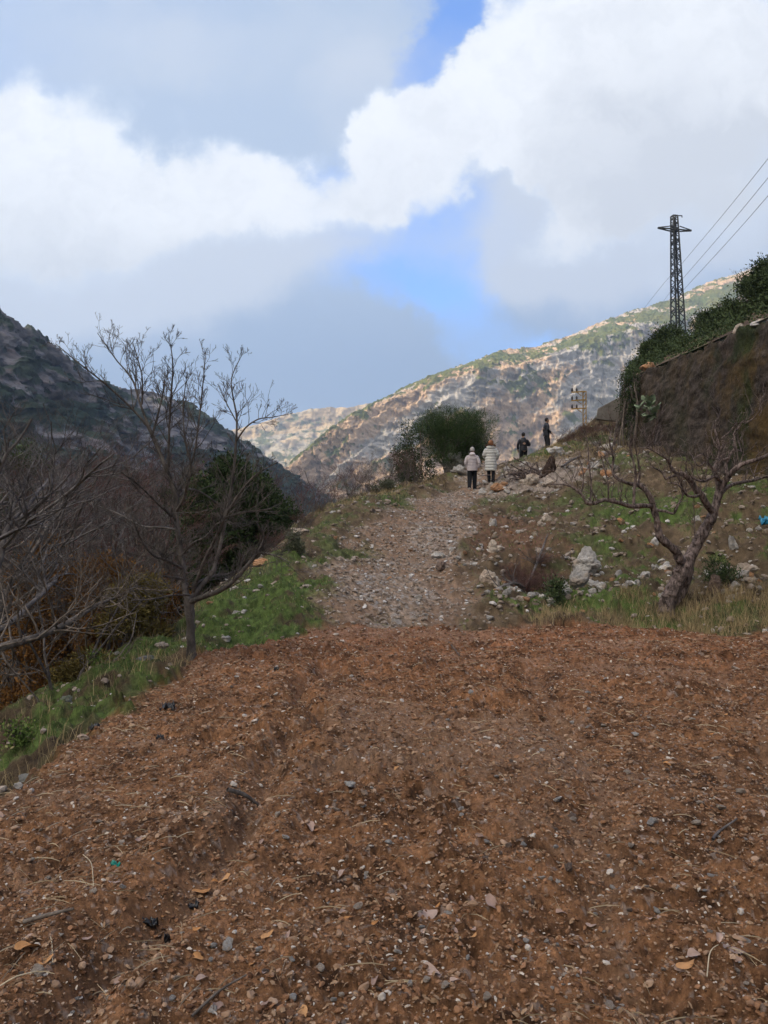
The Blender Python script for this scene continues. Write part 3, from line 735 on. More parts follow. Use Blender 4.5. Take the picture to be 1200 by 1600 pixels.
def build_grass():
    rng = np.random.default_rng(12)
    def make(name, mat, x, y, h, w, lean, label, tint=None):
        V, F = blades(x, y, h, w, lean, rng)
        T = np.repeat(rng.random(len(x)) if tint is None else tint, 5)
        tag(add(name, make_mesh(name, V, F, {'tint': T}), mat), label, name.replace('_', ' '), kind='stuff')
    n = 170000; x, y = sample_view(n, 4.2, 24, pw=1.0, rng=rng)
    bn = fb2(x * .45, y * .45, 5, .6, seed=77); bf = fb2(x * 4, y * 4, 4, .65, seed=78)
    gl = np.exp(-(((x + 1.9) / 1.7) ** 2 + ((y - 12.3) / 2.6) ** 2)) + .75 * np.exp(-(((x - 3.2) / 2.5) ** 2 + ((y - 12.7) / .8) ** 2)) + .8 * np.exp(-(((x + 3.1) / .9) ** 2 + ((y - 7.5) / 2.5) ** 2)) + .5 * np.exp(-(((x - 7) / 3.5) ** 2 + ((y - 18) / 4) ** 2))
    d = gl + bf * 1.3 + bn * .9 - .5 * rng.random(n)
    k = (d > .16) & (field_mask(x, y) < .25) & (path_mask(x, y) < .3) & (x > -4.6)
    x1, y1 = x[k], y[k]; m = len(x1)
    make('green_grass', M_GRASS, x1, y1, rng.uniform(.02, .07, m) * np.where(rng.random(m) < .06, 2, 1), np.full(m, .0032) * np.clip(y1 / 10, .6, 1.6), .5, 'fresh green grass on the banks')
    n = 118000; x, y = sample_view(n, 4.0, 40, pw=1.0, rng=rng)
    bf = fb2(x * 2.2 + 4, y * 2.2, 4, .65, seed=79)
    k = (bf + .25 * rng.random(n) > -.02) & (field_mask(x, y) < .3) & (path_mask(x, y) < .25) & (x > -6)
    x1, y1 = x[k], y[k]; m = len(x1)
    make('olive_grass', M_OLIVE, x1, y1, rng.uniform(.03, .10, m), np.full(m, .003) * np.clip(y1 / 9, .7, 2.4), .7, 'withered olive and brown grass on the banks')
    # tall dry grass along the foot of the right bank
    xs, ys = [], []
    for _ in range(170):
        px = rng.uniform(845, 1050) if rng.random() < .3 else rng.uniform(1040, 1290); x0 = px; Y = rng.uniform(10.9, 12.6) if px > 1000 else rng.uniform(11.6, 12.7)
        cx = (px - 600) / 1200 * Y; m = rng.integers(18, 60); xs.append(cx + rng.normal(0, .09, m)); ys.append(Y + rng.normal(0, .09, m))
    for _ in range(60):
        Y = rng.uniform(5.5, 16); cx = np.interp(Y, [5.5, 9, 12, 16], [-2.6, -2.5, -3.4, -3]) + rng.normal(0, .35); m = rng.integers(10, 26); xs.append(cx + rng.normal(0, .07, m)); ys.append(Y + rng.normal(0, .07, m))
    for _ in range(110):
        t = rng.random(); Y = 22 + 12 * t; cx = np.interp(Y, [22, 26, 30, 34], [-1.7, -.4, 1.0, 2.4]) + rng.normal(0, .5); m = rng.integers(20, 40); xs.append(cx + rng.normal(0, .14, m)); ys.append(Y + rng.normal(0, .14, m))
    for _ in range(60):
        Y = rng.uniform(31, 38); cx = np.interp(Y, [31, 38], [6.5, 9.5]) + rng.normal(0, .6); m = rng.integers(15, 30); xs.append(cx + rng.normal(0, .14, m)); ys.append(Y + rng.normal(0, .14, m))
    for _ in range(260):
        Y = rng.uniform(30, 42); cx = (rng.uniform(850, 985) - 600) / 1200 * Y; m = rng.integers(12, 26); xs.append(cx + rng.normal(0, .16, m)); ys.append(Y + rng.normal(0, .16, m))
    x1, y1 = np.concatenate(xs), np.concatenate(ys); k = field_mask(x1, y1) < .75; x1, y1 = x1[k], y1[k]; m = len(x1)
    make('dry_grass', M_DRYG, x1, y1, rng.uniform(.08, .26, m) * np.where((x1 > 4.6) & (y1 < 13), 1.35, 1), np.full(m, .0028) * np.clip(y1 / 12, .8, 2.2), rng.uniform(.15, .9, m), 'tall straw-coloured dry grass along the foot of the banks')
build_grass()

# ---- the boulders one can point to: px, py of the base, width, height in px, shape (x, y, z proportions), material, label
BIG = [
 (921, 893, 46, 44, 5, (.9, .7, 1.0), M_LIME, 'tallest pale grey upright boulder on the grassy bank, pointed at the top'),
 (907, 924, 32, 30, 6, (1, .8, .95), M_LIME, 'rounded pale boulder below the tall upright grey one'),
 (766, 925, 32, 24, 7, (1, .9, .9), M_TAN, 'chunky whitish tan boulder at the foot of the bank beside cut branches'),
 (884, 929, 26, 18, 8, (1, .8, .7), M_LIME, 'flat pale stone left of the rounded boulder at the bank foot'),
 (872, 918, 24, 20, 9, (1, .9, .8), M_BROWNROCK, 'dark brown stone between pale boulders at the bank foot'),
 (936, 918, 18, 14, 10, (1, .9, .8), M_LIME, 'small blue grey stone right of the rounded boulder'),
 (941, 932, 18, 16, 11, (1, .8, .8), M_LIME, 'pale wedge stone in short grass right of the rounded boulder'),
 (1168, 887, 38, 22, 12, (1.1, .8, .6), M_TAN, 'broad tan flat-topped slab on the bank right of the gnarled tree'),
 (1162, 910, 22, 12, 13, (1, .8, .6), M_LIME, 'white stone below the broad tan slab'),
 (1133, 910, 16, 14, 14, (.9, .7, .8), M_LIME, 'small white stone right of the gnarled trunk'),
 (1147, 860, 14, 24, 15, (.7, .6, 1.3), M_LIME, 'narrow upright grey stone standing above the tan slab'),
 (1118, 942, 18, 34, 16, (.7, .7, 1.4), M_BROWNROCK, 'dark leaning upright rock right of the tree foot'),
 (1010, 900, 18, 12, 17, (1, .8, .7), M_LIME, 'pale stone left of the gnarled trunk'),
 (1040, 884, 22, 14, 18, (1.1, .8, .7), M_LIME, 'flat grey stone just behind the gnarled trunk fork'),
 (1026, 880, 16, 12, 19, (1, .8, .7), M_LIME, 'mottled stone beside the flat grey one behind the gnarled tree'),
 (1024, 850, 14, 12, 20, (1, .8, .7), M_LIME, 'small white stone on the grass seen between the stems'),
 (1092, 828, 14, 16, 21, (.9, .8, .9), M_LIME, 'whitish stone on the slope behind the main stem'),
 (692, 892, 21, 13, 22, (1, .8, .7), M_BROWNROCK, 'dark brown stone at the right edge of the gravel track'),
 (684, 872, 20, 11, 23, (1.1, .8, .6), M_LIME, 'white flat stone just above the dark brown one on the track edge'),
 (776, 856, 30, 20, 24, (1.2, .7, .5), M_TAN, 'long tan slab tilted on the red bank'),
 (771, 876, 18, 20, 25, (.9, .8, .9), M_TAN, 'brownish stone under the tilted tan slab'),
 (855, 818, 22, 14, 26, (1, .8, .7), M_TAN, 'pale pink stone half way up the bank'),
 (846, 826, 14, 10, 27, (1, .8, .7), M_TAN, 'smaller stone touching the pale pink one on the bank'),
 (770, 818, 14, 14, 28, (1, .8, .7), M_LIME, 'grey stone on the bank near the top of the track'),
 (972, 808, 15, 11, 29, (1, .9, .7), M_ORANGEROCK, 'orange brown stone on the green slope under the tree limb'),
 (831, 758, 24, 20, 30, (1, .9, .9), M_TAN, 'squarish pale boulder in front of the brush pile'),
 (797, 746, 24, 9, 31, (1.3, .9, .5), M_TAN, 'flat ledge stone left of the brush pile'),
 (780, 770, 26, 14, 32, (1.1, .9, .7), M_ORANGEROCK, 'ochre ledge rock at the edge of the track below the brush pile'),
 (870, 714, 30, 18, 33, (1.3, .8, .7), M_LIME, 'long rounded grey boulder on the ridge beside the standing man'),
 (929, 694, 30, 12, 34, (1.4, .8, .5), M_LIME, 'whitish flat boulder high on the rubble slope'),
 (898, 724, 34, 10, 35, (1.5, .7, .5), M_TAN, 'long slanting slab in the rubble slope'),
 (950, 742, 22, 14, 36, (1, .9, .7), M_ORANGEROCK, 'reddish boulder at the right end of the rubble'),
 (713, 731, 46, 32, 37, (1.2, .9, .8), M_LIME, 'largest grey boulder under the pine behind the walkers'),
 (718, 744, 28, 18, 38, (1.1, .9, .7), M_LIME, 'rounded grey boulder in front of the largest one beside the woman'),
 (741, 728, 18, 20, 39, (1, .9, .8), M_TAN, 'pinkish boulder seen between the two women'),
 (409, 888, 30, 12, 40, (1.3, .8, .6), M_ORANGEROCK, 'reddish flat rock on the left bank under the branches'),
 (365, 937, 16, 9, 41, (1, .8, .6), M_LIME, 'pale stone in the green grass behind the bare tree'),
 (381, 964, 10, 6, 42, (1, .8, .6), M_LIME, 'small white stone in the green grass'),
 (352, 990, 18, 8, 43, (1.2, .8, .5), M_LIME, 'flat pale stone in grass right of the bare tree trunk'),
 (468, 842, 30, 10, 44, (1.4, .8, .5), M_TAN, 'flat ledge stone on the left shoulder of the track'),
 (520, 806, 14, 7, 45, (1.2, .8, .6), M_LIME, 'pale stone on the skyline of the left shoulder'),
 (587, 782, 9, 7, 46, (1, .8, .7), M_LIME, 'whitish stone among brush at the crest of the track'),
 (40, 1192, 34, 26, 47, (1.1, .8, .8), M_MOSSROCK, 'rough grey mossy rock at the left edge of the field'),
 (98, 1114, 24, 13, 48, (1.1, .8, .6), M_MOSSROCK, 'dull grey rock in the grass down the left bank'),
 (140, 1110, 20, 8, 49, (1.4, .7, .4), M_LIME, 'pale thin slab in grass on the left bank'),
 (222, 1055, 30, 12, 50, (1.4, .9, .5), M_MOSSROCK, 'mossy green hump at the field edge left of the bare tree'),
 (200, 1020, 18, 8, 51, (1.3, .8, .5), M_LIME, 'pale slab below the yellow bush'),
 (251, 998, 22, 10, 52, (1.2, .8, .6), M_TAN, 'brownish stone on the bank left of the trunk'),
 (26, 1234, 16, 9, 53, (1, .8, .7), M_LIME, 'whitest stone on the soil near the left field edge'),
 (128, 1158, 20, 8, 54, (1.3, .8, .6), M_TAN, 'pale stone at the left border of the soil'),
]
for (px, py, w, h, sd, dims, mt, lab) in BIG:
    x, y, z = hit(px, py); wm = w / 1200 * y; hm = h / 1200 * y
    V, F = rock_geo(sd * 7 + 1, 5 if w > 24 else 4, 14, .19, (1, 1, 1))
    ex = V.max(0) - V.min(0); V = (V - (V.max(0) + V.min(0)) / 2) / ex * np.array([wm, wm * .85, hm * 1.25])
    tl = np.random.default_rng(sd).uniform(-.15, .15); ct, st_ = math.cos(tl), math.sin(tl)
    V = np.c_[V[:, 0] * ct - V[:, 2] * st_, V[:, 1], V[:, 0] * st_ + V[:, 2] * ct]
    o = add('boulder' if w > 20 else 'stone', make_mesh('boulder', V, F, smooth=False), mt)
    o.location = (x, y + wm * .3, H0(x, y)[0] + (z - H0(x, y)[0]) + hm * .42)
    tag(o, lab, 'rock')

def build_small_rocks():
    rng = np.random.default_rng(31); random.seed(31)
    mats = [M_LIME, M_LIME, M_TAN, M_TAN, M_ORANGEROCK, M_LIME]
    prot = [rock_mesh('stone', 300 + i, 3, mats[i % 6], (1, .8, .62)) for i in range(14)]
    # rubble of the fallen wall at the crest
    n = 0
    while n < 105:
        px, py = rng.uniform(745, 985), rng.uniform(685, 800)
        top = np.interp(px, [745, 775, 860, 930, 985], [752, 742, 706, 676, 690]); bot = np.interp(px, [745, 800, 850, 930, 985], [775, 785, 775, 750, 745])
        if not top + 3 < py < bot: continue
        x, y, z = hit(px, py)
        s = (rng.uniform(4, 12) if rng.random() < .8 else rng.uniform(10, 17)) / 1200 * y * .62
        place_rock('rubble_stone', prot[rng.integers(14)], x, y, s, 'pale broken stone lying in the rubble at the top of the slope', 'stone', 'rubble stones at the top of the slope'); n += 1
    n = 0
    while n < 210:
        px, py = rng.uniform(700, 1195), rng.uniform(770, 945)
        if py < np.interp(px, [700, 800, 1200], [860, 790, 775]) or py > 945: continue
        big_ = 1.0
        if rng.random() < .5:
            py = rng.uniform(890, 945); px = rng.uniform(745, 1000) if rng.random() < .6 else rng.uniform(1095, 1198); big_ = 1.5
        x, y, z = hit(px, py); s = rng.uniform(4, 11) * big_ / 1200 * y * .6
        place_rock('bank_stone', prot[rng.integers(14)], x, y, s, 'small grey stone lying in the grass of the right bank', 'stone', 'small stones on the right bank'); n += 1
    for k in range(60):
        Y = rng.uniform(11.8, 30); xc = np.interp(Y, _pc_y, _pc_x) + rng.uniform(-1.5, 1.5) * np.interp(Y, _pc_y, _pw); s = rng.uniform(.03, .085)
        place_rock('track_stone', prot[rng.integers(14)], xc, Y, s, 'loose stone lying on the gravel track', 'stone', 'loose stones on the track', sink=.2)
    for k in range(26):
        px = rng.uniform(60, 480); Y = np.interp(px, [60, 300, 480], [8.2, 11.2, 15]) + rng.uniform(-1.3, 2.0); x = (px - 600) / 1200 * Y
        if field_mask(np.array([x]), np.array([Y]))[0] > .4: continue
        place_rock('bank_stone', prot[rng.integers(14)], x, Y, rng.uniform(.025, .08), 'small pale stone in the grass of the left bank', 'stone', 'small stones on the left bank')
    # stones on the field
    fl = 'pale stone lying loose on the ploughed soil'; fg = 'pale stones scattered over the ploughed field'
    fm_ = [rock_mesh('field_stone', 400 + i, 3, [M_LIME, M_TAN, M_LIME, M_BROWNROCK, M_TAN, M_LIME][i % 6], (1, .8, .42), cuts=16, rough=.17) for i in range(14)]
    pts = [(170, 1532, 13), (58, 1535, 20), (113, 1565, 18), (333, 1475, 14), (355, 1478, 20), (330, 1498, 9), (660, 1452, 13), (677, 1478, 15), (1112, 1382, 20), (1088, 1300, 16), (1157, 1255, 18), (1018, 1302, 18), (895, 1273, 14),
           (896, 1250, 8), (870, 1259, 15), (735, 1092, 10), (730, 1100, 8), (942, 1132, 10), (993, 1152, 12), (980, 1210, 14), (853, 1480, 14), (884, 1540, 14), (952, 1566, 20), (1165, 1468, 26), (957, 1373, 13), (888, 1382, 18),
           (820, 1433, 12), (1057, 1400, 11), (1010, 1400, 9), (984, 1422, 10), (1126, 1280, 18), (545, 1248, 16), (597, 1268, 9), (568, 1274, 10), (608, 1330, 14), (433, 1295, 12), (512, 1190, 9), (800, 1200, 11), (648, 1268, 12), (458, 1562, 16),
           (190, 1320, 12), (145, 1412, 12), (1040, 1520, 12), (1125, 1330, 11), (700, 1130, 8), (1080, 1120, 9), (1150, 1045, 12), (920, 1110, 8), (1040, 1190, 11), (860, 1160, 9), (760, 1320, 13), (720, 1290, 11), (985, 1330, 12), (560, 1430, 13), (500, 1520, 15), (640, 1560, 12), (760, 1590, 16), (270, 1560, 12), (240, 1220, 9)]
    while len(pts) < 300:
        py = 1000 + 600 * rng.random() ** .8; pts.append((rng.uniform(0, 1200), py, (5.5 + 7 * rng.random() ** 2) * (.6 + (py - 1000) / 900)))
    for (px, py, w) in pts:
        x, y, z = hit(px, py)
        if y > 13 or field_mask(np.array([x]), np.array([y]))[0] < .6: continue
        s = w / 1200 * y * .62
        place_rock('field_stone', fm_[rng.integers(14)], x, y, s, fl, 'stone', fg, sink=.15, z=z)
build_small_rocks()

# ------------------------------------------------------------------ tubes and trees
def tube(pts, rad, sides=6, cap=True):
    pts = np.asarray(pts, float); n = len(pts); rad = np.asarray(rad, float)
    t = np.gradient(pts, axis=0) if n > 1 else np.array([[0, 0, 1.]]); t /= np.linalg.norm(t, axis=1)[:, None] + 1e-12
    ref = np.array([0, 0, 1.]) if abs(t[0, 2]) < .9 else np.array([1., 0, 0])
    a = np.cross(t, ref); a /= np.linalg.norm(a, axis=1)[:, None] + 1e-12
    for i in range(1, n):
        if a[i] @ a[i - 1] < 0: a[i] = -a[i]
    b = np.cross(t, a); ang = np.arange(sides) * 2 * math.pi / sides
    V = pts[:, None, :] + rad[:, None, None] * (np.cos(ang)[None, :, None] * a[:, None, :] + np.sin(ang)[None, :, None] * b[:, None, :])
    i = np.arange(n - 1)[:, None] * sides; j = np.arange(sides)[None, :]; j2 = (j + 1) % sides
    F = np.stack([i + j, i + sides + j, i + sides + j2, i + j2], -1).reshape(-1, 4)[:, ::-1]
    return V.reshape(-1, 3), F
def tubes_mesh(name, chains, mat, sides=None, knob=0.0, seed=0):
    Vs, Fs = [], []; off = 0
    for (p, r) in chains:
        rm = max(r); s = sides or (16 if rm > .05 else 7 if rm > .02 else 5 if rm > .008 else 3)
        V, F = tube(p, r, s); Vs.append(V); Fs.append(F + off); off += len(V)
    V = np.concatenate(Vs)
    if knob:
        k = fb3(V[:, 0] * 11, V[:, 1] * 11, V[:, 2] * 11, 4, .75, seed); rr = np.concatenate([np.repeat(np.asarray(r, float), (sides or (16 if max(r) > .05 else 7 if max(r) > .02 else 5 if max(r) > .008 else 3))) for p, r in chains])
        V = V + (k * rr * knob)[:, None] * np.array([1, 1, .4])
    me = make_mesh(name, V, np.concatenate(Fs)); me.materials.append(mat); return me

def smooth_line(pts, rad, step):
    pts = np.asarray(pts, float); rad = np.asarray(rad, float); n = len(pts)
    if n < 3: k = max(2, int(np.linalg.norm(pts[-1] - pts[0]) / step)); s = np.linspace(0, 1, k + 1); return pts[0] + (pts[-1] - pts[0]) * s[:, None], rad[0] + (rad[-1] - rad[0]) * s
    P_ = np.vstack([2 * pts[0] - pts[1], pts, 2 * pts[-1] - pts[-2]]); out, ro = [], []
    for i in range(1, n):
        p0, p1, p2, p3 = P_[i - 1:i + 3]; k = max(2, int(np.linalg.norm(p2 - p1) / step))
        for s in np.linspace(0, 1, k, endpoint=False):
            out.append(.5 * ((2 * p1) + (-p0 + p2) * s + (2 * p0 - 5 * p1 + 4 * p2 - p3) * s * s + (-p0 + 3 * p1 - 3 * p2 + p3) * s ** 3)); ro.append(rad[i - 1] + (rad[i] - rad[i - 1]) * s)
    out.append(pts[-1]); ro.append(rad[-1]); return np.array(out), np.array(ro)

def grow(chains, p, d, L, r, lev, maxlev, rng, wob=.22, up=.25, kids=(5, 8), ratio=.55, spread=.9, rmin=.0015, droop=0):
    """one shoot and, along it, its side shoots"""
    n = max(3, int(4 + L * 4)) if lev < maxlev else 3
    pts = [np.array(p, float)]; d = np.array(d, float); d /= np.linalg.norm(d)
    for i in range(n):
        d = d + rng.normal(0, wob, 3) + np.array([0, 0, up * .35 - droop * .3]); d /= np.linalg.norm(d); pts.append(pts[-1] + d * L / n)
    pts = np.array(pts); rad = np.linspace(r, max(rmin, r * .35), n + 1); chains.append((lev, pts, rad))
    if lev >= maxlev: return
    for _ in range(rng.integers(*kids)):
        t = rng.uniform(.18, 1.0); i = min(n - 1, int(t * n)); base = pts[i] + (pts[i + 1] - pts[i]) * (t * n - i)
        ax = pts[i + 1] - pts[i]; ax /= np.linalg.norm(ax); q = rng.normal(size=3); q -= ax * (q @ ax); q /= np.linalg.norm(q)
        nd = ax * rng.uniform(.5, 1.0) + q * spread * rng.uniform(.5, 1.0) + np.array([0, 0, up * .6])
        grow(chains, base, nd, L * ratio * rng.uniform(.6, 1.15) * (1.15 - .45 * t), rad[i] * .62, lev + 1, maxlev, rng, wob, up, kids, ratio, spread, rmin, droop)

def bare_tree_meshes(seed, height=6.0, stems=1, lean=0.0, maxlev=4, bark=None, twig=None, trunk_r=.09, spread=.85, kids=(5, 8)):
    rng = np.random.default_rng(seed); chains = []
    for s in range(stems):
        a = rng.uniform(0, 6.28); tilt = (.08 if stems == 1 else .45) * rng.uniform(.5, 1)
        d = np.array([math.cos(a) * tilt + lean, math.sin(a) * tilt, 1]); r = trunk_r * rng.uniform(.7, 1) / (1 if stems == 1 else 1.3)
        n = 8; pts = [np.array([rng.normal(0, .05 * (stems > 1)), rng.normal(0, .05 * (stems > 1)), -.3])]; L = height * rng.uniform(.5, .62)
        for i in range(n): d = d + rng.normal(0, .10, 3) * np.array([1, 1, .2]); d /= np.linalg.norm(d); pts.append(pts[-1] + d * L / n)
        pts = np.array(pts); rad = np.linspace(r, r * .45, n + 1); chains.append((0, pts, rad))
        for k in range(rng.integers(7, 11)):
            t = rng.uniform(.28, 1) if k > 2 else .97; i = min(n - 1, int(t * n)); base = pts[i] + (pts[i + 1] - pts[i]) * (t * n - i)
            b = rng.uniform(0, 6.28); nd = np.array([math.cos(b) * spread, math.sin(b) * spread, rng.uniform(.35, 1.1)])
            grow(chains, base, nd, height * rng.uniform(.28, .48) * (1.15 - .4 * t), rad[i] * .6, 1, maxlev, rng, .17, .22, kids, .52, .9)
    tr = [(p, r) for l, p, r in chains if l == 0]; br = [(p, r) for l, p, r in chains if l > 0]
    return tubes_mesh('trunk', tr, bark or M_BARK_L, 10), tubes_mesh('branches', br, twig or M_BARK_T)

def tree_thing(name, meshes, loc, label, cat='tree', group=None, rotz=0, scale=1.0):
    t = empty(name, loc, label, cat, group); t.rotation_euler = (0, 0, rotz); t.scale = (scale,) * 3 if not hasattr(scale, '__len__') else scale
    for nm, me in meshes: add(nm, me, None, t)
    return t

# --- the bare tree at the left edge of the field, limbs traced
def traced_tree(name, base_px, Y, limbs, twigs, label, bark, twigm, step=.06, knob=.35, seed=5, twigp=None):
    bx, by, _ = hit(*base_px); Y0 = by
    base = np.array([bx, by, gz(bx, by) - .12]); rng = np.random.default_rng(seed)
    sc = Y0 / 1200
    def w(px, py, dy): return np.array(P(px, py, Y0 + dy)) - base
    tr, br = [], []
    for k, (pts, first) in enumerate(limbs):
        p3 = [w(a, b, c) for (a, b, r, c) in pts]; r3 = [r * sc * .82 for (a, b, r, c) in pts]
        if first == 2: p3.insert(0, np.array([p3[0][0], p3[0][1], -.1])); r3.insert(0, r3[0] * 1.25)
        q = smooth_line(p3, r3, step); (tr if first else br).append(q)
    for chain in (tr + br):
        p, r = chain; L = np.linalg.norm(np.diff(p, axis=0), axis=1).sum()
        twigs(p, r, L, br, rng)
    t = empty(name, tuple(base), label, 'tree')
    add('trunk', tubes_mesh('trunk', tr, bark, None, knob, seed), None, t)
    add('branches', tubes_mesh('branches', br, twigm, None, knob * .5, seed), None, t)
    return t

def twigs_left(p, r, L, br, rng):
    if r[0] > .05: return
    new = []; n = len(p)
    for _ in range(int(L * 10) + 4):
        t = rng.uniform(.15, 1.0); i = min(n - 2, int(t * (n - 1))); ax = p[i + 1] - p[i]; ax /= np.linalg.norm(ax) + 1e-9
        q = rng.normal(size=3); q -= ax * (q @ ax); q /= np.linalg.norm(q)
        nd = ax * .7 + q * .75 + np.array([0, 0, .25])
        grow(new, p[i], nd, rng.uniform(.20, .60) * (1.25 - .8 * t), min(r[i] * .5, .007), 2, 4, rng, .16, .22, (3, 6), .52, .8, .0022)
    br += [(a, b) for l, a, b in new]
LEFT = [
 ([(300, 1030, 9, 0), (298, 1000, 8.3, 0), (297, 965, 8.5, 0), (294, 936, 9.5, 0)], 2),
 ([(294, 940, 7, 0), (288, 912, 6, .05), (282, 860, 5.5, .1), (276, 812, 5.2, .1), (276, 778, 5, .1), (268, 752, 4.6, .08), (259, 730, 4.3, .05), (240, 684, 3.8, .05), (230, 664, 3.5, .05)], 1),
 ([(230, 664, 2.6, .05), (208, 640, 2.2, 0), (185, 618, 2, -.1), (160, 596, 1.7, -.2), (124, 568, 1.3, -.3), (88, 538, .7, -.35)], 0),
 ([(231, 664, 2.6, .05), (218, 628, 2.2, .1), (206, 592, 1.8, .2), (180, 560, 1.2, .3), (152, 520, .6, .4)], 0),
 ([(238, 680, 2.6, .05), (246, 650, 2, .15), (254, 618, 1.6, .3), (258, 590, 1, .35)], 0),
 ([(222, 632, 1.8, .1), (222, 590, 1.4, 0), (212, 550, 1, -.1), (207, 535, .6, -.1)], 0),
 ([(263, 730, 3, .05), (264, 680, 2.4, -.1), (267, 620, 2, -.2), (270, 570, 1.4, -.25), (264, 525, .6, -.3)], 0),
 ([(276, 775, 3.2, .1), (290, 745, 2.8, .2), (302, 715, 2.3, .3), (308, 680, 2, .35), (314, 630, 1.6, .4), (318, 590, 1.1, .4), (322, 550, .6, .45)], 0),
 ([(276, 800, 3.4, .1), (288, 775, 3, -.1), (298, 730, 2.2, -.3), (290, 690, 1.6, -.4), (286, 640, 1.2, -.4), (292, 585, .7, -.5)], 0),
 ([(294, 942, 6, 0), (310, 935, 5.2, -.1), (328, 929, 4.8, -.2), (345, 922, 4.5, -.3), (362, 910, 4.2, -.35), (385, 885, 3.6, -.4), (404, 862, 3.2, -.4), (412, 838, 2.2, -.4), (400, 815, 1.2, -.5)], 0),
 ([(404, 864, 2, -.4), (430, 868, 1.5, -.5), (455, 880, .8, -.5)], 0),
 ([(298, 935, 5, .1), (315, 915, 4.4, .2), (332, 893, 4, .3), (342, 860, 3.7, .35), (350, 825, 3.5, .4), (357, 785, 3.2, .4), (364, 740, 2.9, .4), (368, 704, 2.6, .4), (370, 655, 2, .4), (364, 620, 1.5, .4), (362, 590, 1.2, .4), (380, 550, .6, .4)], 0),
 ([(369, 690, 2, .4), (384, 668, 1.7, .3), (404, 655, 1.4, .2), (425, 652, 1, .1), (446, 648, .5, 0)], 0),
 ([(370, 660, 1.4, .4), (354, 630, 1, .5), (340, 600, .6, .6)], 0),
 ([(302, 925, 3.6, -.1), (312, 895, 3.2, -.3), (330, 855, 2.8, -.5), (352, 808, 2.3, -.7), (375, 770, 1.9, -.8), (400, 742, 1.5, -.9), (434, 722, .8, -1)], 0),
 ([(352, 808, 1.8, -.7), (385, 800, 1.4, -.8), (425, 795, .9, -.9)], 0),
 ([(286, 905, 3.2, 0), (270, 902, 2.6, -.2), (255, 900, 2.2, -.35)], 0),
 ([(284, 888, 3, 0), (262, 876, 2.4, -.3), (238, 866, 2, -.6), (218, 838, 1.5, -.8), (205, 800, .8, -1)], 0),
 ([(278, 828, 3, .1), (250, 824, 2.4, .3), (222, 822, 2, .5), (185, 803, 1.6, .8), (152, 790, .9, 1)], 0),
 ([(276, 812, 2.6, .1), (256, 795, 2.3, -.2), (238, 778, 2, -.4), (215, 756, 1.6, -.6), (190, 738, .9, -.8)], 0),
 ([(283, 870, 2.6, .1), (300, 850, 2.2, -.2), (322, 838, 1.8, -.4), (345, 815, 1.4, -.5), (372, 820, .8, -.7)], 0),
 ([(276, 780, 2.8, .1), (292, 765, 2.4, .3), (315, 770, 2, .5), (345, 790, 1.6, .6), (380, 812, .8, .7)], 0),
 ([(296, 930, 2.4, -.1), (270, 930, 1.8, -.5), (240, 936, 1.4, -.8), (205, 938, .8, -1)], 0),
 ([(300, 915, 2.4, 0), (330, 900, 2, .5), (360, 895, 1.4, .8), (392, 880, .8, 1)], 0),
]
traced_tree('bare_tree', (299, 1029), 9, LEFT, twigs_left, 'bare grey tree with an upright fan of twigs at the ploughed field edge', M_BARK_L, M_BARK_L, .05, .25, 5)

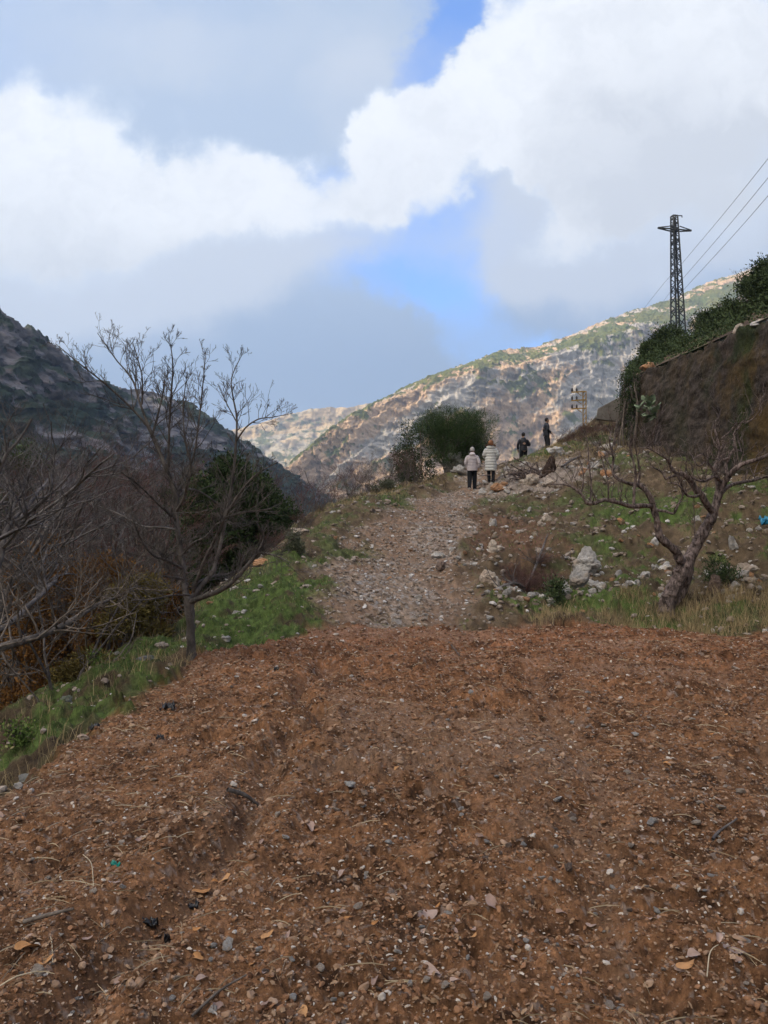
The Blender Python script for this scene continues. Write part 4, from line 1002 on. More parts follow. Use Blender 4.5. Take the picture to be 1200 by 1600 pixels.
# --- the gnarled tree on the right bank
def twigs_right(p, r, L, br, rng):
    if r[0] > .06: return
    new = []; n = len(p)
    for _ in range(int(L * 6.5) + 3):
        t = rng.uniform(.25, 1.0); i = min(n - 2, int(t * (n - 1))); ax = p[i + 1] - p[i]; ax /= np.linalg.norm(ax) + 1e-9
        q = rng.normal(size=3); q -= ax * (q @ ax); q /= np.linalg.norm(q); q[2] = abs(q[2])
        nd = ax * .35 + q * .8 + np.array([0, 0, .5])
        grow(new, p[i], nd, rng.uniform(.15, .65), min(r[i] * .5, .009), 2, 3, rng, .26, .3, (2, 5), .5, .9, .003)
    br += [(a, b) for l, a, b in new]
RIGHT = [
 ([(1040, 950, 17, 0), (1050, 926, 14, 0), (1060, 904, 14, 0), (1070, 884, 14, 0)], 2),
 ([(1052, 948, 12, .1), (1064, 922, 12, .1), (1072, 900, 12, .05), (1072, 884, 12, 0)], 2),
 ([(1068, 890, 14, 0), (1079, 868, 11, .05), (1091, 846, 10.5, .1), (1102, 826, 10.5, .1), (1112, 808, 9.5, .1), (1118, 790, 8, .1), (1124, 768, 7, .1)], 1),
 ([(1066, 893, 10, 0), (1060, 870, 8, -.1), (1052, 858, 7.6, -.15), (1040, 848, 7, -.2), (1030, 834, 6.6, -.25), (1027, 815, 6, -.25), (1022, 798, 5.6, -.25), (1017, 778, 5, -.3), (1007, 765, 4.6, -.3), (998, 757, 4.2, -.3)], 1),
 ([(998, 757, 3.6, -.3), (985, 756, 3.4, -.35), (972, 752, 3.2, -.4), (962, 746, 2.8, -.4), (957, 735, 2.4, -.4), (958, 713, 2, -.4), (952, 690, 1.7, -.45), (954, 676, 1.4, -.4), (945, 664, .8, -.4)], 0),
 ([(958, 712, 1.4, -.4), (946, 704, 1, -.4), (938, 692, .6, -.5)], 0),
 ([(1019, 791, 5, -.25), (1003, 790, 4.8, -.4), (987, 791, 4.6, -.5), (968, 786, 4, -.6), (945, 781, 3.8, -.7), (930, 786, 3.6, -.75), (917, 786, 3.2, -.8), (910, 774, 2.6, -.8), (897, 763, 2, -.8), (880, 757, 1.4, -.8), (860, 757, .8, -.8)], 0),
 ([(1024, 797, 3, -.2), (1040, 799, 2.6, -.3), (1053, 802, 2.2, -.4), (1060, 788, 1.9, -.4), (1066, 776, 1.4, -.4), (1064, 762, .8, -.4)], 0),
 ([(922, 786, 2, -.75), (924, 760, 1.7, -.75), (921, 730, 1.4, -.8), (919, 700, 1, -.8), (917, 682, .6, -.8)], 0),
 ([(951, 783, 1.8, -.7), (950, 755, 1.5, -.7), (944, 730, 1.2, -.7), (939, 711, .7, -.7)], 0),
 ([(908, 772, 1.8, -.8), (912, 748, 1.4, -.8), (908, 724, 1, -.8), (902, 714, .6, -.8)], 0),
 ([(990, 787, 3, -.5), (991, 765, 2.6, -.5), (993, 740, 2.2, -.5), (988, 715, 1.6, -.5), (984, 695, .8, -.5)], 0),
 ([(997, 756, 2.2, -.3), (1000, 738, 1.8, -.35), (996, 715, 1.4, -.4), (992, 695, .8, -.4)], 0),
 ([(1116, 801, 7, .1), (1108, 793, 6.4, 0), (1102, 784, 6.4, -.1), (1095, 772, 6, -.15), (1087, 764, 5.6, -.2), (1078, 750, 5, -.25), (1067, 741, 4.6, -.3), (1058, 740, 3.6, -.35), (1050, 734, 2.4, -.4)], 0),
 ([(1064, 742, 3, -.3), (1050, 744, 2.6, -.4), (1040, 748, 2, -.4), (1034, 738, 1.6, -.4), (1022, 731, 1.2, -.5), (1005, 728, .7, -.5)], 0),
 ([(1095, 772, 3.2, -.15), (1085, 776, 2.8, -.3), (1074, 774, 2.4, -.4), (1066, 764, 2, -.5), (1058, 757, 1.6, -.5), (1042, 754, 1, -.5)], 0),
 ([(1124, 770, 6, .1), (1122, 755, 5.2, .1), (1118, 738, 4.4, .15), (1117, 722, 3.2, .2)], 1),
 ([(1122, 772, 6, .1), (1130, 758, 5.4, .1), (1140, 742, 5, 0), (1150, 732, 4.6, -.1), (1160, 725, 4.2, -.1), (1180, 719, 3.8, -.2), (1200, 711, 3.5, -.3), (1225, 695, 2.6, -.4), (1250, 680, 1.4, -.5)], 0),
 ([(1124, 774, 4.6, .1), (1134, 763, 4, .2), (1145, 757, 3.6, .3), (1162, 753, 3.2, .4), (1180, 750, 2.8, .5), (1200, 744, 2.2, .6), (1230, 738, 1.2, .7)], 0),
 ([(1138, 745, 3.8, 0), (1134, 730, 3.4, .1), (1140, 712, 3, .1), (1148, 700, 2.6, .1), (1147, 680, 2, .1), (1152, 668, 1.4, .1)], 0),
 ([(1126, 752, 3.6, .1), (1116, 745, 3, -.2), (1100, 752, 2.4, -.4), (1085, 748, 1.8, -.6), (1075, 737, 1.2, -.7)], 0),
 ([(1118, 725, 2.6, .2), (1124, 708, 2.2, .2), (1123, 694, 2, .2), (1119, 680, 1.8, .2), (1116, 662, 1.4, .2), (1126, 648, .7, .2)], 0),
 ([(1128, 685, 1.6, .2), (1140, 675, 1.5, .1), (1152, 662, 1.3, 0), (1166, 660, 1.1, -.1), (1178, 652, .9, -.1), (1188, 638, .6, -.1)], 0),
 ([(1186, 650, .9, -.1), (1192, 635, .7, -.1), (1188, 620, .5, -.1)], 0),
 ([(1147, 700, 1.9, .1), (1158, 705, 1.5, .2), (1154, 690, 1.2, .3), (1150, 675, .8, .3)], 0),
 ([(1140, 715, 2, .1), (1128, 718, 1.6, 0), (1110, 716, 1.3, -.1), (1096, 710, 1, -.2), (1080, 720, .7, -.3)], 0),
 ([(1118, 738, 2.2, .1), (1104, 722, 1.6, -.1), (1092, 728, 1.2, -.2), (1082, 715, .8, -.2)], 0),
 ([(1044, 718, 2.2, -.5), (1034, 712, 2.2, -.5), (1024, 706, 1.8, -.5), (1012, 700, 1.4, -.5), (1001, 700, .9, -.5)], 0),
 ([(1050, 736, 2, -.4), (1046, 726, 2.2, -.45), (1044, 718, 2.2, -.5)], 0),
 ([(1030, 710, 1, -.5), (1022, 695, .8, -.5), (1018, 680, .5, -.5)], 0),
 ([(1086, 845, 1.3, .1), (1085, 810, 1.1, .1), (1083, 785, .7, .1)], 0),
]
traced_tree('gnarled_tree', (1045, 950), 12.5, RIGHT, twigs_right, 'low gnarled bare fruit tree with forking twisted limbs on the right bank', M_BARK_R, M_BARK_R, .025, .62, 6)

# --- the tangle of bare trees going down the left slope
def build_left_wood():
    rng = np.random.default_rng(44)
    protos = [bare_tree_meshes(s, 6.0, st, 0, ml, b, tw, tr_, spr, kd) for s, st, ml, b, tw, tr_, spr, kd in (
        (1, 1, 4, M_BARK_L, M_BARK_T, .08, .8, (5, 8)), (2, 3, 4, M_BARK_L, M_BARK_P, .07, .9, (4, 7)), (3, 2, 4, M_BARK_T, M_BARK_RT, .06, .7, (4, 8)),
        (4, 4, 4, M_BARK_L, M_BARK_T, .05, 1.0, (4, 6)), (5, 1, 4, M_BARK_L, M_BARK_P, .10, 1.1, (5, 8)))]
    def put(px, Y, pytop, k, label, group=None, rz=None, sx=1.0, name='bare_tree'):
        x = (px - 600) / 1200 * Y; z0 = gz(x, Y); ztop = P(px, pytop, Y)[2]; ztop += .02 * Y; s = max(.2, (ztop - z0) / 5.0)
        return tree_thing(name, (('trunk', protos[k][0]), ('branches', protos[k][1])), (x, Y, z0), label, 'tree', group, rng.uniform(0, 6.28) if rz is None else rz, (s * sx, s * sx, s))
    put(92, 9.6, 800, 3, 'small many-stemmed bare tree just left of the green bank', sx=1.3)
    put(-70, 8.5, 600, 4, 'bare tree reaching pale branches in from the left edge of the picture', sx=1.5)
    put(-15, 12, 560, 1, 'tall bare tree with pale tangled twigs at the far left edge', sx=1.25)
    put(150, 15, 760, 1, 'bare tree with pale twisted twigs in front of the rust-brown shrubs', sx=1.2)
    put(215, 17, 730, 2, 'reddish twiggy bare tree directly left of the field-edge tree', sx=1.2)
    g = 'bare trees crowding the slope below the field on the left'; lb = 'grey leafless tree in the tangled wood below the left bank'
    for (px, Y, top, k) in [(20, 18, 690, 0), (75, 22, 715, 2), (120, 26, 705, 1), (165, 21, 722, 3), (200, 30, 700, 0), (245, 24, 740, 4), (285, 34, 720, 2), (40, 30, 690, 1), (100, 38, 700, 4), (230, 42, 705, 2), (150, 50, 700, 0),
                            (60, 48, 690, 2), (300, 27, 760, 1), (-20, 26, 660, 0), (10, 42, 680, 4), (270, 52, 710, 1), (330, 44, 730, 0), (185, 36, 712, 2), (440, 40, 745, 2), (410, 36, 740, 1), (480, 46, 765, 0)]:
        put(px, Y, top, k, lb, g, sx=1.25)
    # small bare saplings and scrub on the crest, seen against the cliffs
    sap = [bare_tree_meshes(70 + i, 2.4, 2 + i % 2, 0, 3, M_BARK_T, (M_BARK_RT, M_BARK_T, M_BARK_P)[i % 3], .022, .55, (4, 8)) for i in range(3)]
    g = 'leafless saplings along the crest left of the track'; lb = 'thin leafless sapling on the crest against the ochre cliffs'
    for (px, Y, top, k) in [(535, 25, 690, 0), (556, 26, 668, 1), (577, 27, 680, 2), (600, 28.5, 664, 0), (618, 29, 690, 1), (545, 27, 712, 2), (512, 24, 735, 0), (590, 30, 700, 1), (632, 30, 680, 2), (650, 31, 672, 0), (495, 23, 750, 1), (568, 28, 720, 0), (478, 20, 770, 2), (655, 31, 700, 1)]:
        x = (px - 600) / 1200 * Y; z0 = gz(x, Y) - .05; s = max(.3, (P(px, top, Y)[2] - z0) / 2.6)
        tree_thing('sapling', (('trunk', sap[k][0]), ('branches', sap[k][1])), (x, Y, z0), lb, 'sapling', g, rng.uniform(0, 6.28), (s * 1.1, s * 1.1, s))
    # rusty twiggy scrub
    scr = [bare_tree_meshes(90 + i, 1.2, 6, 0, 3, M_BARK_RT, (M_BARK_RT, M_BARK_T)[i % 2], .012, .8, (4, 7)) for i in range(2)]
    def scrub(px, Y, top, k, label, group=None, sx=1.5):
        x = (px - 600) / 1200 * Y; z0 = gz(x, Y) - .05; s = max(.3, (P(px, top, Y)[2] - z0) / 1.25)
        tree_thing('twiggy_shrub', (('stem', scr[k][0]), ('twigs', scr[k][1])), (x, Y, z0), label, 'shrub', group, rng.uniform(0, 6.28), (s * sx, s * sx, s))
    g = 'rust-red leafless scrub along the left crest'; lb = 'low rust-red leafless scrub at the crest of the left shoulder'
    for (px, Y, top) in [(430, 19, 800), (452, 20, 790), (475, 21, 780), (500, 23, 775), (440, 16.5, 830), (525, 25, 772), (553, 26.5, 760), (585, 28, 752), (610, 29, 745), (640, 30, 745), (400, 18, 815)]:
        scrub(px, Y, top, int(rng.integers(2)), lb, g)
    for (px, Y, top, lab) in [(900, 35.5, 640, 'pale twiggy bush below the yellow post on the ridge'), (880, 35, 662, 'lower twiggy bush on the ridge left of the yellow post'), (925, 36, 640, 'twiggy bush right of the yellow post'), (952, 37, 645, 'twiggy bush in front of the low concrete wall'), (852, 36.8, 694, 'dry scrub hiding the legs of the man in profile')]:
        scrub(px, Y, top, 0, lab, None, 1.3)
    for k, (px, Y, top) in enumerate([(868, 35, 690), (890, 37, 668), (915, 38, 655), (940, 39, 640), (905, 33, 694), (930, 34, 678)]):
        scrub(px, Y, top, k % 2, 'low dry scrub on the rise left of the retaining wall', 'dry scrub on the rise left of the wall', 1.9)
    g = 'dead brown bramble on the red bank'; lb = 'dead brown bramble thicket on the red bank beside cut branches'
    for (px, py, hpx) in [(815, 900, 45), (832, 905, 55), (800, 890, 35), (845, 885, 40), (862, 898, 30)]:
        x, y, z = hit(px, py); scrub(px, y, py - hpx, 0, lb, g, 1.7)
build_left_wood()

# --- the leaning limb that enters from the left
def limb_left():
    Y = 7.2; pts = [P(-60, 1038, 7.0), P(0, 1012, 7.1), P(50, 998, 7.3), P(90, 982, 7.6), P(125, 962, 7.9), P(150, 946, 8.2), P(185, 932, 8.6), P(215, 915, 9)]
    base = np.array(P(-60, 1038, 7.0)); base[2] = gz(base[0], base[1]) - .1
    pts = [base] + [np.array(q) for q in pts]; rad = [.05, .045, .04, .036, .032, .028, .022, .015, .008]
    q = smooth_line(np.array(pts) - base, rad, .08); br = []; rng = np.random.default_rng(3); new = []
    p, r = q
    for _ in range(34):
        i = rng.integers(8, len(p) - 1); nd = rng.normal(size=3) * .8 + np.array([.5, .1, .45]); grow(new, p[i], nd, rng.uniform(.3, 1.0), min(.012, r[i] * .6), 2, 4, rng, .2, .2, (3, 6), .5, .9)
    br = [(a, b) for l, a, b in new]
    t = empty('leaning_tree', tuple(base), 'leaning bare limb slanting up across the lower left edge', 'tree')
    add('trunk', tubes_mesh('trunk', [q], M_BARK_L, 9, .3), None, t); add('branches', tubes_mesh('branches', br, M_BARK_T), None, t)
limb_left()

# ------------------------------------------------------------------ leafy things
def leaf_cloud(lobes, n, size, rng, elong=1.6, flat=False, shell=.35, needle=False, grav=0):
    """lobes (x,y,z,rx,ry,rz); leaves lie through each lobe, denser towards its skin, in small sprays"""
    lobes = np.array(lobes, float); vol = lobes[:, 3] * lobes[:, 4] * lobes[:, 5]; pr = vol ** .75; pr /= pr.sum()
    ns = max(1, n // 9); w = rng.choice(len(lobes), ns, p=pr); u = rng.normal(size=(ns, 3)); u /= np.linalg.norm(u, axis=1)[:, None]
    rr = (shell + (1 - shell) * rng.random(ns)) ** .6
    c = lobes[w, :3] + u * rr[:, None] * lobes[w, 3:6]
    out = fb3(c[:, 0] * 2.2 / max(.3, lobes[:, 3].max()), c[:, 1] * 2.2 / max(.3, lobes[:, 3].max()), c[:, 2] * 2.2 / max(.3, lobes[:, 3].max()), 3, .6, 5); c = c[out > -.22]; u = u[out > -.22]
    k = 9; C3 = np.repeat(c, k, 0) + rng.normal(0, size * 2.2, (len(c) * k, 3)); U3 = np.repeat(u, k, 0); m = len(C3)
    d = U3 * .9 + rng.normal(0, .55, (m, 3)) + np.array([0, 0, .35 - grav]); d /= np.linalg.norm(d, axis=1)[:, None]
    s = np.cross(d, rng.normal(size=(m, 3))); s /= np.linalg.norm(s, axis=1)[:, None]
    L = size * rng.uniform(.7, 1.5, m)[:, None] * elong; W = size * rng.uniform(.35, .6, m)[:, None] * (.22 if needle else 1)
    V = np.stack([C3, C3 + d * L * .5 + s * W, C3 + d * L, C3 + d * L * .5 - s * W], 1).reshape(-1, 3)
    F = np.arange(m)[:, None] * 4 + np.array([[0, 1, 2, 3]])
    T = np.repeat(np.clip(np.repeat(rng.random(len(c)), k) * .6 + rng.random(m) * .4, 0, 1), 4)
    return V, F, T
M_PINE = mat_tint('pine_needles', (.018, .034, .010), (.085, .125, .040))
M_EVER = mat_tint('evergreen_leaves', (.016, .028, .010), (.065, .090, .030))
M_BUSH = mat_tint('bush_leaves', (.028, .042, .016), (.085, .115, .045))
M_RUST = mat_tint('rust_leaves', (.14, .060, .016), (.24, .12, .035))
M_YEL = mat_tint('yellow_green_leaves', (.10, .075, .02), (.20, .15, .045))
M_FIG = mat_tint('pale_leaves', (.13, .17, .10), (.26, .32, .20))
M_SAGE = mat_tint('sage_leaves', (.07, .075, .045), (.13, .135, .08))
def crown_mesh(seed, mat, n, size, lobes, **kw):
    V, F, T = leaf_cloud(lobes, n, size, np.random.default_rng(seed), **kw); me = make_mesh('foliage', V, F, {'tint': T}, smooth=False); me.materials.append(mat); return me
def stems_mesh(seed, lobes, r, bark, base=(0, 0, -.1)):
    rng = np.random.default_rng(seed); ch = []
    for l in lobes:
        e = np.array(l[:3], float); b = np.array(base, float) + rng.normal(0, r, 3) * np.array([1, 1, 0]); mid = b + (e - b) * .5 + rng.normal(0, .08, 3) * np.linalg.norm(e - b)
        ch.append(smooth_line([b, mid, e], [r, r * .6, r * .25], .15))
        for _ in range(5):
            q = e + rng.normal(size=3) * np.array(l[3:6]) * .6; ch.append(smooth_line([mid + (e - mid) * rng.random(), (mid + q) / 2 + rng.normal(0, .05, 3), q], [r * .3, r * .2, r * .08], .2))
    return tubes_mesh('stem', ch, bark)
def lobed(seed, w, h, n, d=None, low=.25, ls=1.0):
    rng = np.random.default_rng(seed); d = d or w; L = []
    for i in range(n):
        a = rng.uniform(0, 6.28); q = rng.random() ** .5; z = rng.uniform(low, .85); k = math.sin(math.pi * min(1, max(.15, z))) ** .6
        s = rng.uniform(.14, .27) * ls
        L.append((math.cos(a) * q * w * .34 * k, math.sin(a) * q * d * .34 * k, z * h, w * s, d * s, h * s * .75))
    return L
def leafy(name, px, Y, top, wpx, seed, mat, n, size, label, nl=12, bark=None, z=None, group=None, cat='shrub', low=.25, ls=1.0, **kw):
    x = (px - 600) / 1200 * Y; z0 = gz(x, Y) if z is None else z; h = max(.18, P(px, top, Y)[2] - z0); w = wpx / 1200 * Y
    L = lobed(seed, w, h, nl, low=low, ls=ls); t = empty(name, (x, Y, z0), label, cat, group)
    add('foliage', crown_mesh(seed, mat, n, size, L, **kw), None, t); add('stem', stems_mesh(seed, L, max(.012, h * .014), bark or M_BARK_T), None, t)
    return t
leafy('pine_bush', 708, 34.5, 622, 150, 3, M_PINE, 72000, .05, 'dark green bushy pine at the top of the track behind the walkers', 44, ls=.74, cat='pine', low=.1, elong=3.0, needle=True, shell=.5)
leafy('evergreen_shrub', 646, 33, 655, 70, 4, M_EVER, 4200, .05, 'open dark shrub on the left side of the bushy pine', 10, low=.1)
leafy('evergreen_shrub', 636, 32, 716, 34, 14, M_EVER, 4000, .045, 'low dark shrub in brush at the left foot of the pine', 7, low=.05)
leafy('evergreen_tree', 355, 21, 700, 185, 7, M_EVER, 42000, .055, 'large dark evergreen tree behind the bare tree', 46, ls=.62, cat='tree', low=.12, shell=.45)
leafy('evergreen_tree', 290, 27, 722, 120, 8, M_EVER, 22000, .06, 'smaller dark evergreen behind the twigs left of the large one', 16, cat='tree', low=.1)
leafy('evergreen_tree', 20, 34, 700, 140, 9, M_BUSH, 22000, .09, 'dull green tree low on the slope at the far left edge', 16, cat='tree', low=.1)
leafy('evergreen_tree', 110, 62, 705, 120, 10, M_BUSH, 22000, .13, 'dull green tree deep in the wood under the shaded mountain', 16, cat='tree', low=.1)
leafy('evergreen_tree', 215, 66, 718, 130, 11, M_EVER, 22000, .13, 'dark tree standing behind the bare wood at the foot of the mountain', 16, cat='tree', low=.1)
leafy('evergreen_tree', 425, 30, 745, 70, 12, M_EVER, 12000, .06, 'dark evergreen at the right edge of the left wood beside the gully', 12, cat='tree', low=.1)
leafy('rusty_shrub', 212, 12.0, 900, 130, 21, M_YEL, 15000, .028, 'yellow-brown feathery bush on the bank left of the bare tree', 12, low=.05, elong=2.2)
leafy('rusty_shrub', 165, 13.5, 860, 110, 22, M_RUST, 12000, .035, 'rust-orange leafy tree behind the twigs left of the field', 14, low=.1, elong=1.8)
leafy('rusty_shrub', 90, 14.5, 830, 130, 23, M_RUST, 13000, .04, 'rust-brown leafy tree near the left edge', 14, low=.1, elong=1.8)
leafy('rusty_shrub', 250, 19, 880, 110, 24, M_RUST, 10000, .035, 'brown leafy scrub directly behind the bare trunk', 12, low=.05, elong=1.8)
leafy('rusty_shrub', 30, 15, 880, 110, 25, M_RUST, 9000, .035, 'copper-leaved scrub at the left edge of the picture', 12, low=.05, elong=1.8)
leafy('rusty_shrub', 130, 10.5, 1010, 90, 26, M_YEL, 5000, .02, 'thin yellowish brush at the foot of the small many-stemmed tree', 9, low=.05, elong=2.4)
leafy('grey_shrub', 457, 15.8, 826, 44, 27, M_SAGE, 5000, .022, 'small grey-green shrub at the left shoulder of the track', 8, low=.1, elong=2)
leafy('grey_shrub', 600, 28, 752, 40, 28, M_SAGE, 2500, .03, 'grey-green tuft on the crest of the left shoulder', 6, low=.05, elong=2)
leafy('green_weed', 862, 13.0, 902, 26, 29, M_BUSH, 1500, .03, 'dark green leafy weed left of the pale boulders', 6, low=.1)
leafy('green_weed', 1125, 12.8, 872, 60, 30, M_BUSH, 3000, .022, 'dark low bush behind the foot of the gnarled tree', 8, low=.1)
leafy('green_weed', 30, 6.3, 1125, 50, 33, M_GRASS, 1100, .02, 'bright green leafy weeds low on the left bank', 6, low=.05)
leafy('green_weed', 150, 8.8, 1090, 30, 34, M_GRASS, 700, .016, 'small green weeds beside the left field edge', 5, low=.05)

def hill_bush(px, Y, top, wpx, seed, label, mat=None, n=7000, size=.07, **kw):
    x = (px - 600) / 1200 * Y; leafy('hill_shrub', px, Y, top, wpx, seed, mat or M_BUSH, n, size, label, 12, z=float(upper(x, Y)[0]) - .1, low=.1, **kw)
hill_bush(985, 33.5, 556, 38, 41, 'leafy young oak at the left end of the retaining wall', M_EVER, 3500, .05)
hill_bush(1035, 44, 518, 60, 42, 'dark green shrub above the wall left of the pylon foot')
hill_bush(1063, 52, 507, 66, 43, 'thick dark shrub in front of the pylon foot')
hill_bush(1098, 50, 492, 70, 44, 'rounded green shrub above the wall right of the pylon')
hill_bush(1128, 46, 482, 66, 45, 'broad green shrub half way along the top of the wall')
hill_bush(1157, 42, 466, 64, 46, 'green shrub on the rise above the right part of the wall')
hill_bush(1182, 38, 430, 60, 47, 'tall green shrub near the right edge above the wall', None, 9000, .06)
hill_bush(1208, 34, 398, 66, 48, 'tallest dark shrub at the right edge of the picture', None, 11000, .06)
hill_bush(1018, 40, 538, 36, 49, 'low green shrub beside the orange boulder on the wall')
hill_bush(1230, 26, 420, 80, 50, 'dense shrub beyond the right edge above the wall', None, 9000, .06)
def hill_scrub():
    rng = np.random.default_rng(77); L = []
    for k in range(210):
        Y = rng.uniform(19, 60); d = abs(rng.normal(0, 1.6)) + .7; x = xb(Y) + d; r = rng.uniform(.22, .5) * (1 + d * .10) * (Y / 36); L.append((x, Y, float(upper(x, Y)[0]) + r * .45, r * 1.25, r * 1.25, r * .85))
    V, F, T = leaf_cloud(L, 60000, .06, rng, shell=.4); me = make_mesh('hillside_undergrowth', V, F, {'tint': T}, smooth=False)
    tag(add('hillside_undergrowth', me, M_BUSH), 'low dark scrub covering the slope just above the wall', 'undergrowth', kind='stuff')
hill_scrub()
def hill_bare():
    ms = bare_tree_meshes(130, 3.0, 3, 0, 4, M_BARK_T, M_BARK_P, .03, .8, (4, 7))
    for (px, Y, top, lab) in [(1160, 52, 432, 'pale leafless bush on the skyline above the wall'), (1198, 40, 372, 'leafless twigs reaching up at the right edge of the picture'), (1135, 58, 455, 'small leafless bush left of the tall green shrubs')]:
        x = (px - 600) / 1200 * Y; z0 = float(upper(x, Y)[0]) - .1; s = (P(px, top, Y)[2] - z0) / 3.3
        tree_thing('leafless_bush', (('stem', ms[0]), ('twigs', ms[1])), (x, Y, z0), lab, 'shrub', None, random.uniform(0, 6), (s, s, s))
hill_bare()

# ------------------------------------------------------------------ retaining wall
def build_wall():
    m, t, b = bsdf_mat('old_wall', .95, .1)
    g = t.new('ShaderNodeNewGeometry').outputs['Position']
    mp = t.new('ShaderNodeMapping'); t.l.new(g, mp.inputs[0]); mp.inputs['Scale'].default_value = (1, 1, 3.2)
    n1 = t.noise(mp.outputs[0], 1.3, 6, .65); n2 = t.noise(g, 9, 6, .7); n3 = t.noise(g, .38, 4, .6, .6); n4 = t.noise(g, .6, 5, .7)
    c = t.mix(t.step(n1, .38, .64), (.055, .041, .030), (.125, .097, .074))
    sy = t.new('ShaderNodeSeparateXYZ'); t.l.new(g, sy.inputs[0])
    nearness = t.step(sy.outputs[1], 29, 19)
    c = t.mix(t.math('MULTIPLY', t.step(n4, .46, .64), t.math('ADD', .35, t.math('MULTIPLY', nearness, .65))), c, (.12, .075, .025))
    moss = t.math('MULTIPLY', t.step(n3, .47, .62), t.math('ADD', .25, t.math('MULTIPLY', nearness, .75)))
    c = t.mix(moss, c, (.035, .050, .012))
    c = t.mix(t.math('MULTIPLY', t.step(n2, .62, .72), .5), c, (.17, .14, .11))
    n5 = t.noise(g, 32, 5, .75); c = t.mix(t.math('MULTIPLY', t.step(n5, .63, .68), .8), c, (.22, .19, .16)); c = t.mix(t.math('MULTIPLY', t.step(n5, .40, .34), .7), c, (.02, .015, .01))
    c = scaled(t, c, t.lin(n2, .3, .7, .55, 1.35)); t.l.new(c, b.inputs['Base Color'])
    bump(t, b, t.math('ADD', t.math('ADD', n2, n1), n5), 1.0, .06)
    ny, nz = 420, 90
    yy = np.linspace(7, 35, ny); tt = np.linspace(0, 1, nz); Yg, Tg = np.meshgrid(yy, tt, indexing='ij')
    X0 = np.interp(Yg, [0, 20, 35], [8.7, 10.0, 11.0]); top = np.interp(Yg, [0, 20, 35], [5.44, 7.05, 8.26]) + fb2(Yg * 1.2, Yg * 0, 4, .6, seed=95) * .16 + fb2(Yg * 5, Yg * 0 + 2, 3, .6, seed=94) * .12
    bot = H0(X0.ravel() - .1, Yg.ravel()).reshape(X0.shape) - .5
    Zg = bot + (top - bot) * Tg; rel = fb2(Yg * .7, Zg * 1.6, 5, .6, seed=96) * .10 + domes(Yg.ravel(), Zg.ravel() * 1.4, .55, 97).reshape(Yg.shape) * .09 + .05 * np.round((np.sin(Zg * 9 + fb2(Yg * .5, Zg, 3, seed=98) * 3)) * .5)
    Xg = X0 + .35 * Tg - rel
    Vf = np.stack([Xg, Yg, Zg], -1)
    Xb = np.repeat((X0 + .75 + .0 * Tg)[:, -1:], 1, 1); Vb = np.stack([Xb + 0 * Xb, Yg[:, -1:], top[:, -1:] - .03 + fb2(Yg[:, -1:] * 3, Yg[:, -1:] * 0 + 4, 3, seed=99) * .06], -1); Vd = np.stack([Xb, Yg[:, -1:], bot[:, -1:]], -1)
    A = np.concatenate([Vf, Vb, Vd], 1); n_ = A.shape[1]
    i = np.arange(ny - 1)[:, None] * n_; j = np.arange(n_ - 1)[None, :]
    F = np.stack([i + j, i + n_ + j, i + n_ + j + 1, i + j + 1], -1).reshape(-1, 4)
    capf = np.stack([np.arange(nz - 1) + (ny - 1) * n_, np.arange(1, nz) + (ny - 1) * n_], -1)
    last = (ny - 1) * n_; endv = np.array([[v[0], v[1], v[2]] for v in A[-1, :nz]]); endv[:, 0] = A[-1, -1, 0]; base = A.size // 3
    V = np.concatenate([A.reshape(-1, 3), endv]); F2 = np.array([[last + k, base + k, base + k + 1, last + k + 1] for k in range(nz - 1)])
    o = add('retaining_wall', make_mesh('retaining_wall', V, np.concatenate([F, F2])), m)
    tag(o, 'tall dark mossy stone retaining wall above the right bank', 'wall', kind='thing')
build_wall()
def low_walls():
    m = mat_plain('pale_concrete', (.19, .165, .14), .9, .1, 5, .3, .6)
    def slab(name, pts, th, label):
        # a profile in x-z set at depth y, given a thickness along y
        bm = bmesh.new(); n = len(pts)
        a = [bm.verts.new((p[0], p[1], p[2])) for p in pts]; b_ = [bm.verts.new((p[0] + .1, p[1] + th, p[2])) for p in pts]
        bm.faces.new(a); bm.faces.new(b_[::-1])
        for k in range(n): bm.faces.new((a[k], b_[k], b_[(k + 1) % n], a[(k + 1) % n]))
        bmesh.ops.recalc_face_normals(bm, faces=bm.faces); bmesh.ops.bevel(bm, geom=list(bm.edges), offset=.03, segments=1, affect='EDGES')
        me = bpy.data.meshes.new(name); bm.to_mesh(me); bm.free(); o = add(name, me, m); tag(o, label, 'wall', kind='thing')
    slab('concrete_wall', [P(931, 655, 37.5), P(996, 662, 37.5), P(996, 612, 37.5), P(972, 618, 37.5), P(934, 638, 37.5)], .3, 'low pale concrete wall with a sloping top left of the big wall')
    slab('stone_post', [P(976, 645, 36), P(983, 645, 36), P(983, 609, 36), P(978, 611, 36)], .3, 'narrow pale slab standing against the end of the big wall')
low_walls()
